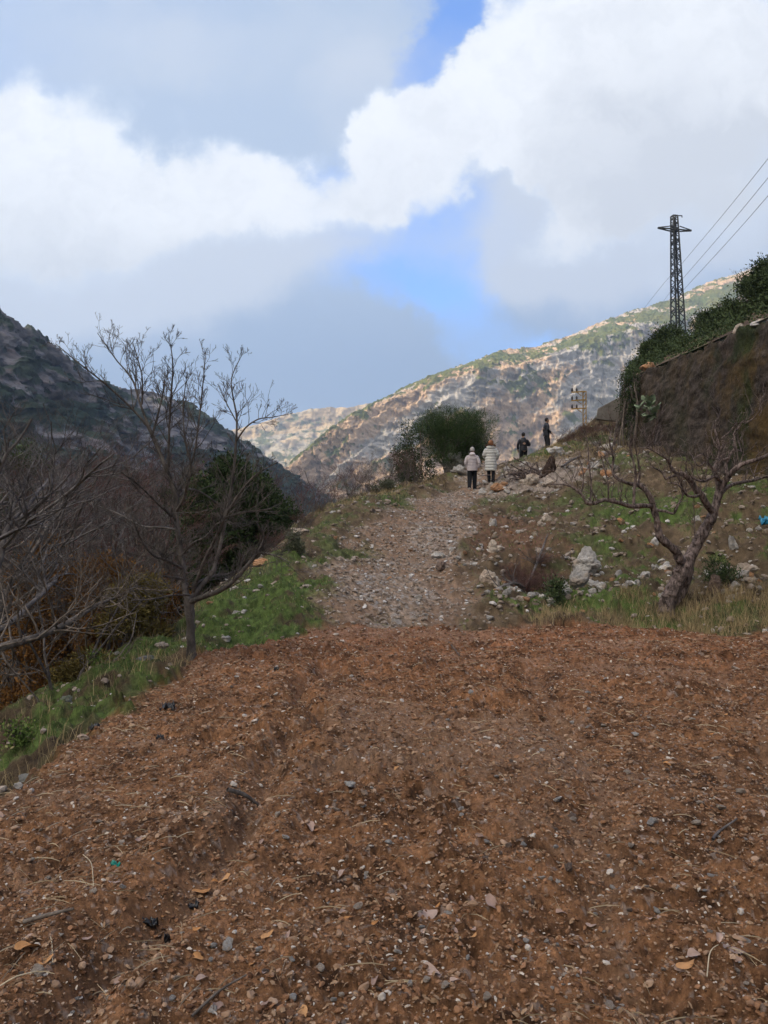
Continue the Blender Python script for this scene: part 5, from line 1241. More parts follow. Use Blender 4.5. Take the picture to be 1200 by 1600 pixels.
def wall_top_rocks():
    for (px, top, bot, w, sd, mt, lab) in [(1011, 572, 590, 28, 71, M_ORANGEROCK, 'orange boulder resting on top of the retaining wall at its left end'), (1152, 500, 517, 20, 72, M_TAN, 'pale stone on top of the wall near the right edge'), (1182, 490, 503, 26, 73, M_LIME, 'flat grey stone on the wall top at the right edge')]:
        # the wall top seen at this column
        Y = next(Yv for Yv in np.linspace(36, 15, 400) if (np.interp(Yv, [0, 20, 35], [8.7, 10, 11]) + .45) / Yv * 1200 + 600 >= px)
        x = (px - 600) / 1200 * Y; z = np.interp(Y, [0, 20, 35], [5.44, 7.05, 8.26]); V, F = rock_geo(sd, 4, 10, .12, (1, 1, 1)); ex = V.max(0) - V.min(0); wm = w / 1200 * Y
        V = (V - (V.max(0) + V.min(0)) / 2) / ex * np.array([wm, wm, (bot - top) / 1200 * Y * 1.15])
        o = add('boulder', make_mesh('boulder', V, F, smooth=False), mt); o.location = (x + .1, Y, z + (bot - top) / 1200 * Y * .45); tag(o, lab, 'rock')
wall_top_rocks()
def wall_plant():
    rng = np.random.default_rng(9); px, py = 1031, 652
    Y = next(Yv for Yv in np.linspace(36, 15, 400) if (np.interp(Yv, [0, 20, 35], [8.7, 10, 11]) + .1) / Yv * 1200 + 600 >= px); c = np.array(P(px, py, Y)) - np.array([.15, 0, 0])
    V, F, ch, T = [], [], [], []
    for k in range(72):
        a = rng.uniform(0, 6.28); e = c * 0 + np.array([-.1 - .35 * rng.random(), math.cos(a) * .25, .05 + .62 * rng.random()]); e[0] += .0
        e = np.array([rng.normal(-.25, .14), rng.normal(0, .28), rng.uniform(-.12, .72)])
        if k < 18: ch.append(smooth_line([np.zeros(3), e * .5 + np.array([0, 0, -.05]), e], [.012, .008, .004], .08))
        d = e / np.linalg.norm(e) + rng.normal(0, .5, 3); d /= np.linalg.norm(d); s = np.cross(d, [0, 0, 1]) + rng.normal(0, .3, 3); s /= np.linalg.norm(s); L = rng.uniform(.16, .28); W = L * .42
        up = np.cross(s, d); base = len(V) 
        V += [e, e + d * L * .35 + s * W, e + d * L * .8 + s * W * .7 - up * .02, e + d * L, e + d * L * .8 - s * W * .7 - up * .02, e + d * L * .35 - s * W, e + d * L * .5 + up * .03]; F += [[base, base + 1, base + 6], [base + 1, base + 2, base + 6], [base + 2, base + 3, base + 6], [base + 3, base + 4, base + 6], [base + 4, base + 5, base + 6], [base + 5, base, base + 6]]; T += [rng.random()] * 7
    t = empty('wall_plant', tuple(c), 'pale green broad-leaved plant sprouting from the face of the retaining wall', 'plant')
    me = make_mesh('foliage', np.array(V), np.array(F), {'tint': np.array(T)}); me.materials.append(M_FIG); add('foliage', me, None, t); add('stem', tubes_mesh('stem', ch, M_BARK_L), None, t)
wall_plant()

# ------------------------------------------------------------------ pylon, wires, post
M_STEEL = mat_plain('dark_steel', (.035, .04, .042), .6, .4, 8, .3, .05)
M_YPAINT = mat_plain('yellow_paint', (.36, .21, .04), .55, .4, 10, .3, .1)
M_CERAM = mat_plain('dark_ceramic', (.03, .02, .018), .3, .5, 8, .1, 0)
M_WIRE = mat_plain('cable', (.10, .10, .11), .6, .4, 8, .1, 0)
def beam(bm, a, b, w):
    a, b = Vector(a), Vector(b); d = b - a; L = d.length; q = d.to_track_quat('Z', 'Y').to_matrix().to_4x4()
    r = bmesh.ops.create_cube(bm, size=1, matrix=Matrix.Translation((a + b) / 2) @ q @ Matrix.Diagonal((w, w, L, 1)))
def bm_obj(name, bm, mat, parent):
    me = bpy.data.meshes.new(name); bm.to_mesh(me); bm.free(); return add(name, me, mat, parent)
def build_pylon():
    Y = 100.; top = np.array(P(1051.5, 338, Y)); x0 = P(1061, 520, Y)[0]; zb_ = float(upper(x0, Y)[0]) - .3
    H = top[2] - zb_; root = empty('lattice_pylon', (x0, Y, zb_), 'tall dark lattice power pylon on the hillside above the wall', 'pylon'); root.rotation_euler = (0, 0, .2)
    hw = lambda z: .30 + (1 - z / H) * .42 * (H / 18); off = lambda z: (top[0] - x0) * (z / H) * .85
    bm = bmesh.new()
    for sx in (-1, 1):
        for sy in (-1, 1): beam(bm, (sx * hw(0), sy * hw(0), 0), (sx * hw(H) + off(H), sy * hw(H), H), .17)
    bm_obj('mast_legs', bm, M_STEEL, root)
    bm = bmesh.new(); z = 0.3; k = 0
    while z < H - .5:
        dz = hw(z) * 1.55; z2 = min(H, z + dz); c1 = [(sx * hw(z) + off(z), sy * hw(z), z) for sx, sy in ((-1, -1), (1, -1), (1, 1), (-1, 1))]; c2 = [(sx * hw(z2) + off(z2), sy * hw(z2), z2) for sx, sy in ((-1, -1), (1, -1), (1, 1), (-1, 1))]
        for i in range(4):
            j = (i + 1) % 4; beam(bm, c1[i], c2[j], .09) if k % 2 else beam(bm, c1[j], c2[i], .09)
            if k % 3 == 0: beam(bm, c1[i], c1[j], .09)
        z = z2; k += 1
    for i in range(4):
        c = [(sx * hw(H) + off(H), sy * hw(H), H) for sx, sy in ((-1, -1), (1, -1), (1, 1), (-1, 1))]; beam(bm, c[i], c[(i + 1) % 4], .1)
    bm_obj('lattice', bm, M_STEEL, root)
    za = H - 1.9; bm = bmesh.new()
    for sy in (-1, 1):
        for s in (-1, 1):
            beam(bm, (off(za), sy * .45, za), (s * 2.3 + off(za), sy * .06, za + .12), .13); beam(bm, (s * .45 + off(za), sy * .45, za + .42), (s * 2.3 + off(za), sy * .06, za + .2), .1)
    for s in (-2.3, 2.3): beam(bm, (s + off(za), -.12, za + .15), (s + off(za), .12, za + .15), .2)
    bm_obj('crossarm', bm, M_STEEL, root)
    bm = bmesh.new(); beam(bm, (off(H) - .3, 0, H + .05), (off(H) + 1.15, 0, H + .12), .1); beam(bm, (off(H) + 1.12, 0, H + .12), (off(H) + 1.15, 0, H - .12), .08); bm_obj('top_bracket', bm, M_STEEL, root)
build_pylon()
def build_wires():
    labs = ['uppermost overhead wire crossing behind the pylon', 'middle overhead wire crossing behind the pylon', 'lowest overhead wire crossing behind the pylon']
    for k, (py_r, pxm, pym, pxl, pyl) in enumerate([(248, 1068, 409, 1014, 472), (278, 1069, 433, 1043, 462), (306, 1070, 451, 1030, 497)]):
        a = np.array(P(1200, py_r, 62)); b = np.array(P(pxm, pym, 108)); d = (b - a); pts = []
        c = np.array(P(pxl, pyl, 134)); e = c + (c - b) * 4.5 + np.array([0, 0, -3.])
        s0 = a - d * 1.0 + np.array([0, 0, 1.5])
        p, _ = smooth_line([s0, a, b, c, e], [1] * 5, 6)
        o = add('overhead_wire', tubes_mesh('overhead_wire', [(p, np.full(len(p), .022))], M_WIRE, 6)); tag(o, labs[k], 'wire', 'overhead wires')
build_wires()
def build_post():
    Y = 40.; x = P(911, 650, Y)[0]; z0 = gz(x, Y) - .3; root = empty('power_post', (x, Y, z0), 'short yellow steel post with three insulator arms on the ridge', 'post')
    zt = P(911, 611, Y)[2] - z0; bm = bmesh.new()
    for sx in (-.0, .16): beam(bm, (sx, 0, 0), (sx, 0, zt), .045)
    z = .2
    while z < zt: beam(bm, (0, 0, z), (.16, 0, min(zt, z + .22)), .03); z += .24
    bm_obj('mast', bm, M_YPAINT, root)
    for k, py in enumerate((612, 625, 638)):
        z = P(911, py, Y)[2] - z0; bm = bmesh.new(); beam(bm, (.1, -.05, z), (-.62, -.05, z - .04), .06); beam(bm, (-.08, -.02, z - .22), (-.35, -.05, z - .03), .03); arm = bm_obj('crossarm', bm, M_YPAINT, root)
        for sx in (-.58, -.34):
            V, F = tube([(sx, -.05, z + .0), (sx, -.05, z + .05), (sx, -.05, z + .08), (sx, -.05, z + .12), (sx, -.05, z + .15), (sx, -.05, z + .2)], [.03, .06, .035, .06, .035, .02], 8)
            me = make_mesh('insulator', V, F); me.materials.append(M_CERAM); add('insulator', me, None, arm)
build_post()
# ------------------------------------------------------------------ people
M_SKIN = mat_plain('skin', (.42, .25, .17), .6, .3, 30, .08, .05)
M_BLACK = mat_plain('black_cloth', (.012, .012, .014), .85, .2, 40, .3, .1)
M_BLACKJ = mat_plain('black_jacket_cloth', (.016, .016, .019), .6, .35, 30, .3, .15)
M_PALEJ = mat_plain('pale_pink_quilt', (.50, .43, .42), .6, .35, 25, .08, .1)
M_CREAMJ = mat_plain('cream_quilt', (.52, .50, .45), .55, .4, 25, .08, .1)
M_GREYJ = mat_plain('grey_band', (.07, .07, .075), .7, .3, 25, .1, .1)
M_HAIRD = mat_plain('dark_hair', (.02, .015, .012), .7, .3, 60, .3, .3)
M_HAIRG = mat_plain('auburn_hair', (.22, .09, .035), .7, .3, 60, .3, .3)
M_HAT = mat_plain('pale_knit', (.42, .38, .35), .9, .1, 60, .2, .4)
M_WSHOE = mat_plain('white_shoe', (.55, .53, .50), .6, .3, 20, .1, .05)
M_DSHOE = mat_plain('dark_shoe', (.02, .02, .022), .6, .3, 20, .1, .05)
M_FUR = mat_plain('brown_fur', (.16, .09, .055), .95, .1, 60, .5, .8)

def union_mesh(name, parts, voxel, mat, smooth_it=2, parent=None):
    """parts (points, radii[, flatten]) melted into one continuous surface"""
    Vs, Fs = [], []; off = 0
    def put(V, F):
        nonlocal off
        Vs.append(V); Fs.append(F + off); off += len(V)
    S, SF = ICO[3]
    for p, r in parts:
        p = np.array(p, float); r = np.array(r, float)
        if r.ndim == 2:      # ellipsoid
            put(S * r[0] + p[0], SF); continue
        for i in range(len(p)): put(S * r[i] + p[i], SF)
        for i in range(len(p) - 1):
            k = 6; t = np.linspace(0, 1, k)[:, None]; V, F = tube(p[i] + (p[i + 1] - p[i]) * t, r[i] + (r[i + 1] - r[i]) * t[:, 0], 14)
            F3 = np.concatenate([F[:, [0, 1, 2]], F[:, [0, 2, 3]]]); put(V, F3)
            c0, c1 = len(V), len(V) + 1
            ca = np.array([[c0, (j + 1) % 14, j] for j in range(14)]); cb = np.array([[c1, len(V) - 14 + j, len(V) - 14 + (j + 1) % 14] for j in range(14)])
            Vs[-1] = np.vstack([V, p[i], p[i + 1]]); Fs.append(np.concatenate([ca, cb]) + off - len(V)); off += 2
    me = make_mesh(name, np.concatenate(Vs), np.concatenate(Fs)); o = add(name, me, None, None)
    md = o.modifiers.new('r', 'REMESH'); md.mode = 'VOXEL'; md.voxel_size = voxel; md.use_smooth_shade = True
    ms = o.modifiers.new('s', 'SMOOTH'); ms.iterations = smooth_it; ms.factor = .5
    dg = bpy.context.evaluated_depsgraph_get(); ev = o.evaluated_get(dg); m2 = bpy.data.meshes.new_from_object(ev)
    bpy.data.objects.remove(o); bpy.data.meshes.remove(me); m2.name = name; m2.materials.clear(); m2.materials.append(mat)
    o2 = bpy.data.objects.new(name, m2); COL.objects.link(o2)
    if parent is not None: o2.parent = parent
    return o2
def loft(rings, sides=28, cap=True):
    """rings (cx, cy, cz, rx, ry) stacked"""
    ang = np.arange(sides) * 2 * math.pi / sides; V = []
    for (cx, cy, cz, rx, ry) in rings: V.append(np.c_[cx + np.cos(ang) * rx, cy + np.sin(ang) * ry, np.full(sides, cz)])
    n = len(rings); V = np.concatenate(V); i = np.arange(n - 1)[:, None] * sides; j = np.arange(sides)[None]; j2 = (j + 1) % sides
    F = np.stack([i + j, i + j2, i + sides + j2, i + sides + j], -1).reshape(-1, 4); return V, F
def hand(wrist, d, curl, side):
    """palm, four fingers of unequal length and a thumb leaving the side of the palm"""
    w = np.array(wrist, float); d = np.array(d, float); d /= np.linalg.norm(d); s = np.cross(d, [0, 1, 0.01]); s /= np.linalg.norm(s); s *= side; u = np.cross(s, d)
    out = [([w, w + d * .05, w + d * .085], [.026, .033, .030])]
    for k, L in enumerate((.070, .078, .072, .058)):
        b = w + d * .085 + s * (.027 - .018 * k); m = b + d * L * .5 + u * curl * .012; e = m + d * L * .42 + u * curl * .03; out.append(([b, m, e], [.0095, .0085, .007]))
    b = w + d * .03 + s * .03; out.append(([b, b + d * .03 + s * .018, b + d * .055 + s * .02 + u * .01], [.012, .010, .008])); return out
def quilt(rings, band, depth):
    out = []
    zs = [r[2] for r in rings]; a = np.array(rings)
    for z in np.arange(min(zs), max(zs) + 1e-6, .008):
        o = np.argsort(a[:, 2]); c = [np.interp(z, a[o, 2], a[o, k]) for k in range(5)]; ph = ((z - min(zs)) / band) % 1; b = abs(math.sin(math.pi * ph)) ** .6 * depth - depth
        out.append((c[0], c[1], z, c[3] + b, c[4] + b))
    return out
def sleeve(pts, rad, band=0, depth=0):
    p, r = smooth_line(np.array(pts, float), rad, .012); L = np.r_[0, np.cumsum(np.linalg.norm(np.diff(p, axis=0), axis=1))]
    if band: r = r + abs(np.sin(math.pi * L / band)) ** .6 * depth - depth
    V, F = tube(p, r, 14); n = len(V); V = np.vstack([V, p[0], p[-1]])
    tri = np.array([[n, (j + 1) % 14, j] for j in range(14)] + [[n + 1, n - 14 + j, n - 14 + (j + 1) % 14] for j in range(14)])
    return V, F, tri
def cloth(name, mat, parent, solids, tubes_):
    V, F = [], []; T = []; off = 0
    for v, f in solids: V.append(v); F.append(f + off); off += len(v)
    for v, f, t in tubes_: V.append(v); F.append(f + off); T.append(t + off); off += len(v)
    me = make_mesh(name, np.concatenate(V), [np.concatenate(F)] + ([np.concatenate(T)] if T else [])); return add(name, me, mat, parent)

def person(px, Y, py_foot, h, rz, label, pose, look):
    """model space: x right, y forward (the way the figure faces), z up"""
    x = P(px, py_foot, Y)[0]; z = gz(x, Y) if py_foot is None or pose.get('ground', True) else P(px, py_foot, Y)[2]
    root = empty('person', (x, Y, z), label, 'person'); root.rotation_euler = (0, 0, rz); k = h / 1.72; root.scale = (k, k, k)
    hip, sh = .90, 1.40
    lf, rf = pose['feet']                 # (x, y) of the feet
    la, ra = pose['arms']                 # elbow and wrist points
    legs = []
    for s, (fx, fy, lift) in ((-1, lf), (1, rf)):
        knee = np.array([(s * .09 + fx) / 2, fy * .5 + .05 + lift * .25, .48 + lift * .3]); ank = np.array([fx, fy - .03, .09 + lift])
        legs.append((np.array([s * .09, 0, hip - .02]), knee, ank))
    hy = pose.get('head', 0.0)
    body = [([(0, 0, hip), (0, 0, 1.05), (0, 0, 1.22), (0, .0, 1.36)], [.145, .125, .15, .12]), ([(-.15, 0, sh - .03), (.15, 0, sh - .03)], [.062, .062]), ([(0, 0, 1.40), (0, .015, 1.52)], [.062, .052])]
    hc = np.array([0, .025, 1.62]); yaw = hy; cy_, sy_ = math.cos(yaw), math.sin(yaw)
    def hp(a, b, c): return hc + np.array([a * cy_ - b * sy_, a * sy_ + b * cy_, c])
    body += [([hc + np.array([0, -.005, .02])], [[.077, .095, .105]]), ([hp(0, .03, -.06), hp(0, .055, -.075)], [.05, .034]), ([hp(0, .085, .0), hp(0, .108, -.028)], [.012, .015]),
             ([hp(-.078, 0, -.02), hp(-.084, -.008, .015)], [.012, .014]), ([hp(.078, 0, -.02), hp(.084, -.008, .015)], [.012, .014]), ([hp(-.03, .086, .018)], [[.014, .010, .009]]), ([hp(.03, .086, .018)], [[.014, .010, .009]]), ([hp(-.018, .09, -.058), hp(.018, .09, -.058)], [.008, .008])]
    for a, knee, ank in legs: body += [([a, knee], [.088, .056]), ([knee, ank], [.058, .038]), ([ank, ank + np.array([0, .05, -.045]), ank + np.array([0, .15, -.06])], [.038, .036, .028])]
    for s, (el, wr) in ((-1, la), (1, ra)):
        shp = np.array([s * .18, 0, sh - .03]); el, wr = np.array(el, float), np.array(wr, float); d = (wr - el) / np.linalg.norm(wr - el)
        body += [([shp, el], [.05, .038]), ([el, wr], [.038, .026])] + hand(wr, d, 1.0, s)
    union_mesh('body', body, .0085, M_SKIN, 2, root)
    # trousers
    solids = [loft([(0, 0, hip - .14, .12, .10), (0, 0, hip - .06, .165, .125), (0, 0, hip, .17, .13), (0, 0, hip + .10, .155, .12), (0, 0, hip + .11, .12, .1)])]
    tb = [sleeve([a + np.array([0, 0, .02]), knee, ank + np.array([0, 0, -.02])], [.108, .08 * look.get('leg', 1), .062 * look.get('leg', 1)]) for a, knee, ank in legs]
    cloth('trousers', look['trousers'], root, solids, tb)
    for a, knee, ank in legs:
        S, SF = ICO[3]; sh_ = [S * np.array([.048, .135, .042]) + ank + np.array([0, .06, -.048])]; v = sh_[0]; v[:, 2] = np.maximum(v[:, 2], ank[2] - .088)
        o = add('shoe', make_mesh('shoe', v, SF), look['shoes'], root)
    # jacket or coat
    b = look['bottom']; q = look.get('quilt', 0); fat = look.get('fat', 1.0)
    rings = [(0, 0, b, .20 * fat, .155 * fat), (0, 0, max(b + .02, hip + .05), .195 * fat, .15 * fat), (0, 0, 1.12, .18 * fat, .14 * fat), (0, 0, 1.28, .20 * fat, .15 * fat), (0, 0, 1.38, .20 * fat, .13 * fat), (0, 0, 1.44, .14 * fat, .105), (0, .0, 1.50, .082, .085)]
    if q: rings = quilt(rings, q, .022)
    else: rings = quilt(rings, .11, .006)
    v, f = loft([(rings[0][0], rings[0][1], rings[0][2] + .01, .05, .05)] + rings)
    arms = []
    for s, (el, wr) in ((-1, la), (1, ra)):
        el, wr = np.array(el, float), np.array(wr, float); arms.append(sleeve([(s * .15, 0, sh - .02), (s * .205, 0, sh - .08), el, wr - (wr - el) * .06], [.07 * fat, .075 * fat, .066 * fat, .05 * fat], q * .9, .016 if q else 0))
    cloth('jacket' if b > .7 else 'coat', look['jacket'], root, [(v, f)], arms)
    # head covering
    S, SF = ICO[4]
    kind = look['head']
    if kind == 'short':
        v = S * np.array([.085, .103, .11]) + hc + np.array([0, -.012, .032]); d = v - hc; dy = -d[:, 0] * sy_ + d[:, 1] * cy_
        cut = (dy > .055) & (d[:, 2] < .075); v[cut] = hc + (v[cut] - hc) * .8; low = d[:, 2] < -.045; v[low] = hc + (v[low] - hc) * .8
        n = fb3(v[:, 0] * 30, v[:, 1] * 30, v[:, 2] * 30, 2, .5, 3); add('hair', make_mesh('hair', v + (v - hc) * n[:, None] * .08, SF), look['hair'], root)
    if kind == 'hat':
        v = S * np.array([.098, .115, .12]) + hc + np.array([0, -.012, .04]); d = v - hc; face = (d[:, 1] > .06) & (d[:, 2] < .06); v[face] = hc + d[face] * .7; v[d[:, 2] < -.03] = hc + d[d[:, 2] < -.03] * .82
        add('knit_hat', make_mesh('knit_hat', v, SF), look['hair'], root)
        hood = [(0, -.09, 1.40, .11, .06), (0, -.10, 1.45, .13, .075), (0, -.09, 1.50, .12, .07), (0, -.07, 1.54, .09, .05), (0, -.06, 1.56, .03, .02)]; add('hood', make_mesh('hood', *loft(quilt(hood, .05, .012))), look['jacket'], root)
    if kind == 'long':
        v = S * np.array([.105, .12, .135]) + hc + np.array([0, -.02, .02]); d = v - hc; face = (d[:, 1] > .06) & (d[:, 2] < .07); v[face] = hc + d[face] * .7
        n = fb3(v[:, 0] * 22, v[:, 1] * 22, v[:, 2] * 9, 3, .6, 8); v = v + (v - hc) * n[:, None] * .25; low = v[:, 2] < 1.56; v[low, 2] -= .07
        add('hair', make_mesh('hair', v, SF), look['hair'], root)
        hood = [(0, -.07, 1.36, .13, .07), (0, -.09, 1.42, .17, .10), (0, -.08, 1.48, .18, .11), (0, -.05, 1.52, .15, .11), (0, -.03, 1.54, .10, .09)]; add('hood', make_mesh('hood', *loft(hood)), look['jacket'], root)
        rng = np.random.default_rng(4); a = rng.uniform(0, 6.28, 900); c = np.c_[np.cos(a) * .165, -.04 + np.sin(a) * .12, 1.52 + .035 * np.sin(a * 2) + rng.normal(0, .014, 900)] + rng.normal(0, .012, (900, 3)); dr = rng.normal(0, .6, (900, 3)) + np.c_[np.cos(a), np.sin(a), .5 + 0 * a]; dr /= np.linalg.norm(dr, axis=1)[:, None]; sd = np.cross(dr, rng.normal(size=(900, 3))); sd /= np.linalg.norm(sd, axis=1)[:, None]
        V = np.stack([c - sd * .006, c + sd * .006, c + dr * .05], 1).reshape(-1, 3); add('fur_trim', make_mesh('fur_trim', V, np.arange(2700).reshape(-1, 3)), M_FUR, root)
    return root

hang = lambda s, f=0.0: ((s * .27, -.02 + f * .3, 1.12), (s * .25, .06 + f, .90))
person(738, 29.5, 765, 1.62, math.radians(-6), 'woman walking away in a short pale pink quilted jacket, knit hat and black trousers',
       dict(feet=((-.12, -.16, .03), (.10, .16, 0)), arms=(((-.26, .0, 1.13), (-.20, .10, .93)), ((.27, -.05, 1.12), (.24, .0, .90)))),
       dict(trousers=M_BLACK, shoes=M_WSHOE, jacket=M_PALEJ, bottom=.80, quilt=.062, fat=1.12, head='hat', hair=M_HAT, leg=1.2))
person(767, 30.4, 758, 1.66, math.radians(-10), 'woman in a long cream quilted coat with auburn hair and a fur-edged hood',
       dict(feet=((-.08, .18, 0), (.10, -.12, .02)), arms=(((-.27, .03, 1.14), (-.18, .20, 1.0)), ((.28, .0, 1.13), (.21, .18, .98)))),
       dict(trousers=M_BLACK, shoes=M_DSHOE, jacket=M_CREAMJ, bottom=.50, quilt=.115, fat=1.25, head='long', hair=M_HAIRG))
person(818, 38, 733, 1.78, math.radians(8), 'man in a black jacket and black trousers seen from behind beside the brush pile',
       dict(feet=((-.11, 0, 0), (.15, .06, 0)), arms=(((-.27, .02, 1.14), (-.22, .14, .95)), ((.30, .02, 1.16), (.16, .22, 1.18)))),
       dict(trousers=M_BLACK, shoes=M_DSHOE, jacket=M_BLACKJ, bottom=.86, fat=.98, head='short', hair=M_HAIRD))
person(854, 38.5, 735, 1.76, math.radians(-82), 'man in a dark patterned jacket standing in profile on the ridge facing right',
       dict(feet=((-.12, 0, 0), (.12, .05, 0)), arms=(((-.25, -.03, 1.13), (-.20, .08, .92)), ((.26, .0, 1.13), (.20, .16, 1.0)))),
       dict(trousers=M_DSHOE, shoes=M_DSHOE, jacket=M_BLACKJ, bottom=.86, fat=1.0, head='short', hair=M_HAIRD))

# ------------------------------------------------------------------ brush pile, stump, cut branches, litter
def brush():
    rng = np.random.default_rng(17)
    x, y, z = hit(822, 752); base = np.array([x, y + .3, gz(x, y + .3)]); t = empty('brush_pile', tuple(base), 'pile of cut dark branches heaped on stones in front of the standing man', 'brush pile'); new = []
    for k in range(60):
        a = rng.uniform(0, 6.28); p = np.array([rng.normal(0, .45), rng.normal(0, .3), rng.uniform(-.05, .35)]); d = np.array([rng.normal(0, 1), rng.normal(0, .5), rng.uniform(-.15, .7)])
        grow(new, p, d, rng.uniform(.4, 1.0), rng.uniform(.012, .03), 1, 2, rng, .12, .0, (1, 3), .5, .7, .004)
    for (a, b) in (((802, 715), (845, 738)), ((798, 726), (832, 742)), ((846, 752), (838, 722)), ((810, 735), (830, 760))):
        p0, p1 = np.array(P(*a, y + .1)) - base, np.array(P(*b, y + .1)) - base; new.append((0, *smooth_line([p0, (p0 + p1) / 2 + rng.normal(0, .05, 3), p1], [.02, .03, .035], .1)))
    add('branches', tubes_mesh('branches', [(a, b) for l, a, b in new], M_BARK_R, None, .3, 2), None, t)
    # dark rotten stump
    x, y, z = hit(858, 742); y += .25; z = gz(x, y); Ys = y; h = P(858, 709, Ys)[2] - z; V = []; rings = 16; sides = 24
    for i in range(rings):
        q = i / (rings - 1); r = .20 * (1.25 - .9 * q ** 1.5) ; ang = np.arange(sides) * 2 * math.pi / sides
        rr = r * (1 + .8 * fb3(np.cos(ang) * 1.6, np.sin(ang) * 1.6, np.full(sides, q * 2.2), 3, .6, 5)); V.append(np.c_[np.cos(ang) * rr + .16 * q, np.sin(ang) * rr, q * h + .10 * (q > .8) * np.cos(ang * 3) * h * .3 - .1])
    V = np.concatenate(V); i = np.arange(rings - 1)[:, None] * sides; j = np.arange(sides)[None]; F = np.stack([i + j, i + (j + 1) % sides, i + sides + (j + 1) % sides, i + sides + j], -1).reshape(-1, 4); V = np.vstack([V, [.16, 0, h * .8]]); T = np.array([[(rings - 1) * sides + k, (rings - 1) * sides + (k + 1) % sides, rings * sides] for k in range(sides)])
    M_ST = mat_bark('charred_wood', (.02, .013, .010), (.06, .035, .022)); o = add('stump', make_mesh('stump', V, [F, T]), M_ST); o.location = (x, y, z); tag(o, 'dark jagged tree stump beside the brush pile', 'stump')
    # cut limb lying at the foot of the bank
    x, y, z = hit(810, 915); base = np.array([x, y, z]); limb = [hit(752, 936), hit(780, 930), hit(803, 920), hit(822, 903), hit(838, 888), hit(856, 874)]; p = np.array(limb) - base; p[:, 2] += np.array([.04, .06, .08, .14, .22, .30])
    new = [(0, *smooth_line(p, [.012, .02, .028, .03, .026, .014], .06))]; 
    for k in range(16): 
        i = rng.integers(1, 5); grow(new, p[i], np.array([rng.normal(0, .8), rng.normal(0, .4), rng.uniform(.1, .9)]), rng.uniform(.2, .5), .010, 1, 3, rng, .15, .05, (2, 4), .5, .8, .003)
    t = empty('cut_limb', tuple(base), 'grey cut limb with side twigs lying at the foot of the bank', 'branch'); add('branches', tubes_mesh('branches', [(a, b) for l, a, b in new], M_BARK_P, None, .3, 2), None, t)
    # pale pole in the rubble
    a, b = np.array(hit(878, 738)), np.array(hit(908, 718)); a[2] += .12; b[2] += .16; o = add('fallen_pole', tubes_mesh('fallen_pole', [smooth_line([a * 0, (b - a) * .5 + np.array([0, 0, .04]), b - a], [.045, .05, .03], .1)], M_BARK_P, 8, .3), None); o.location = tuple(a); tag(o, 'pale weathered pole lying aslant in the rubble', 'pole')
brush()
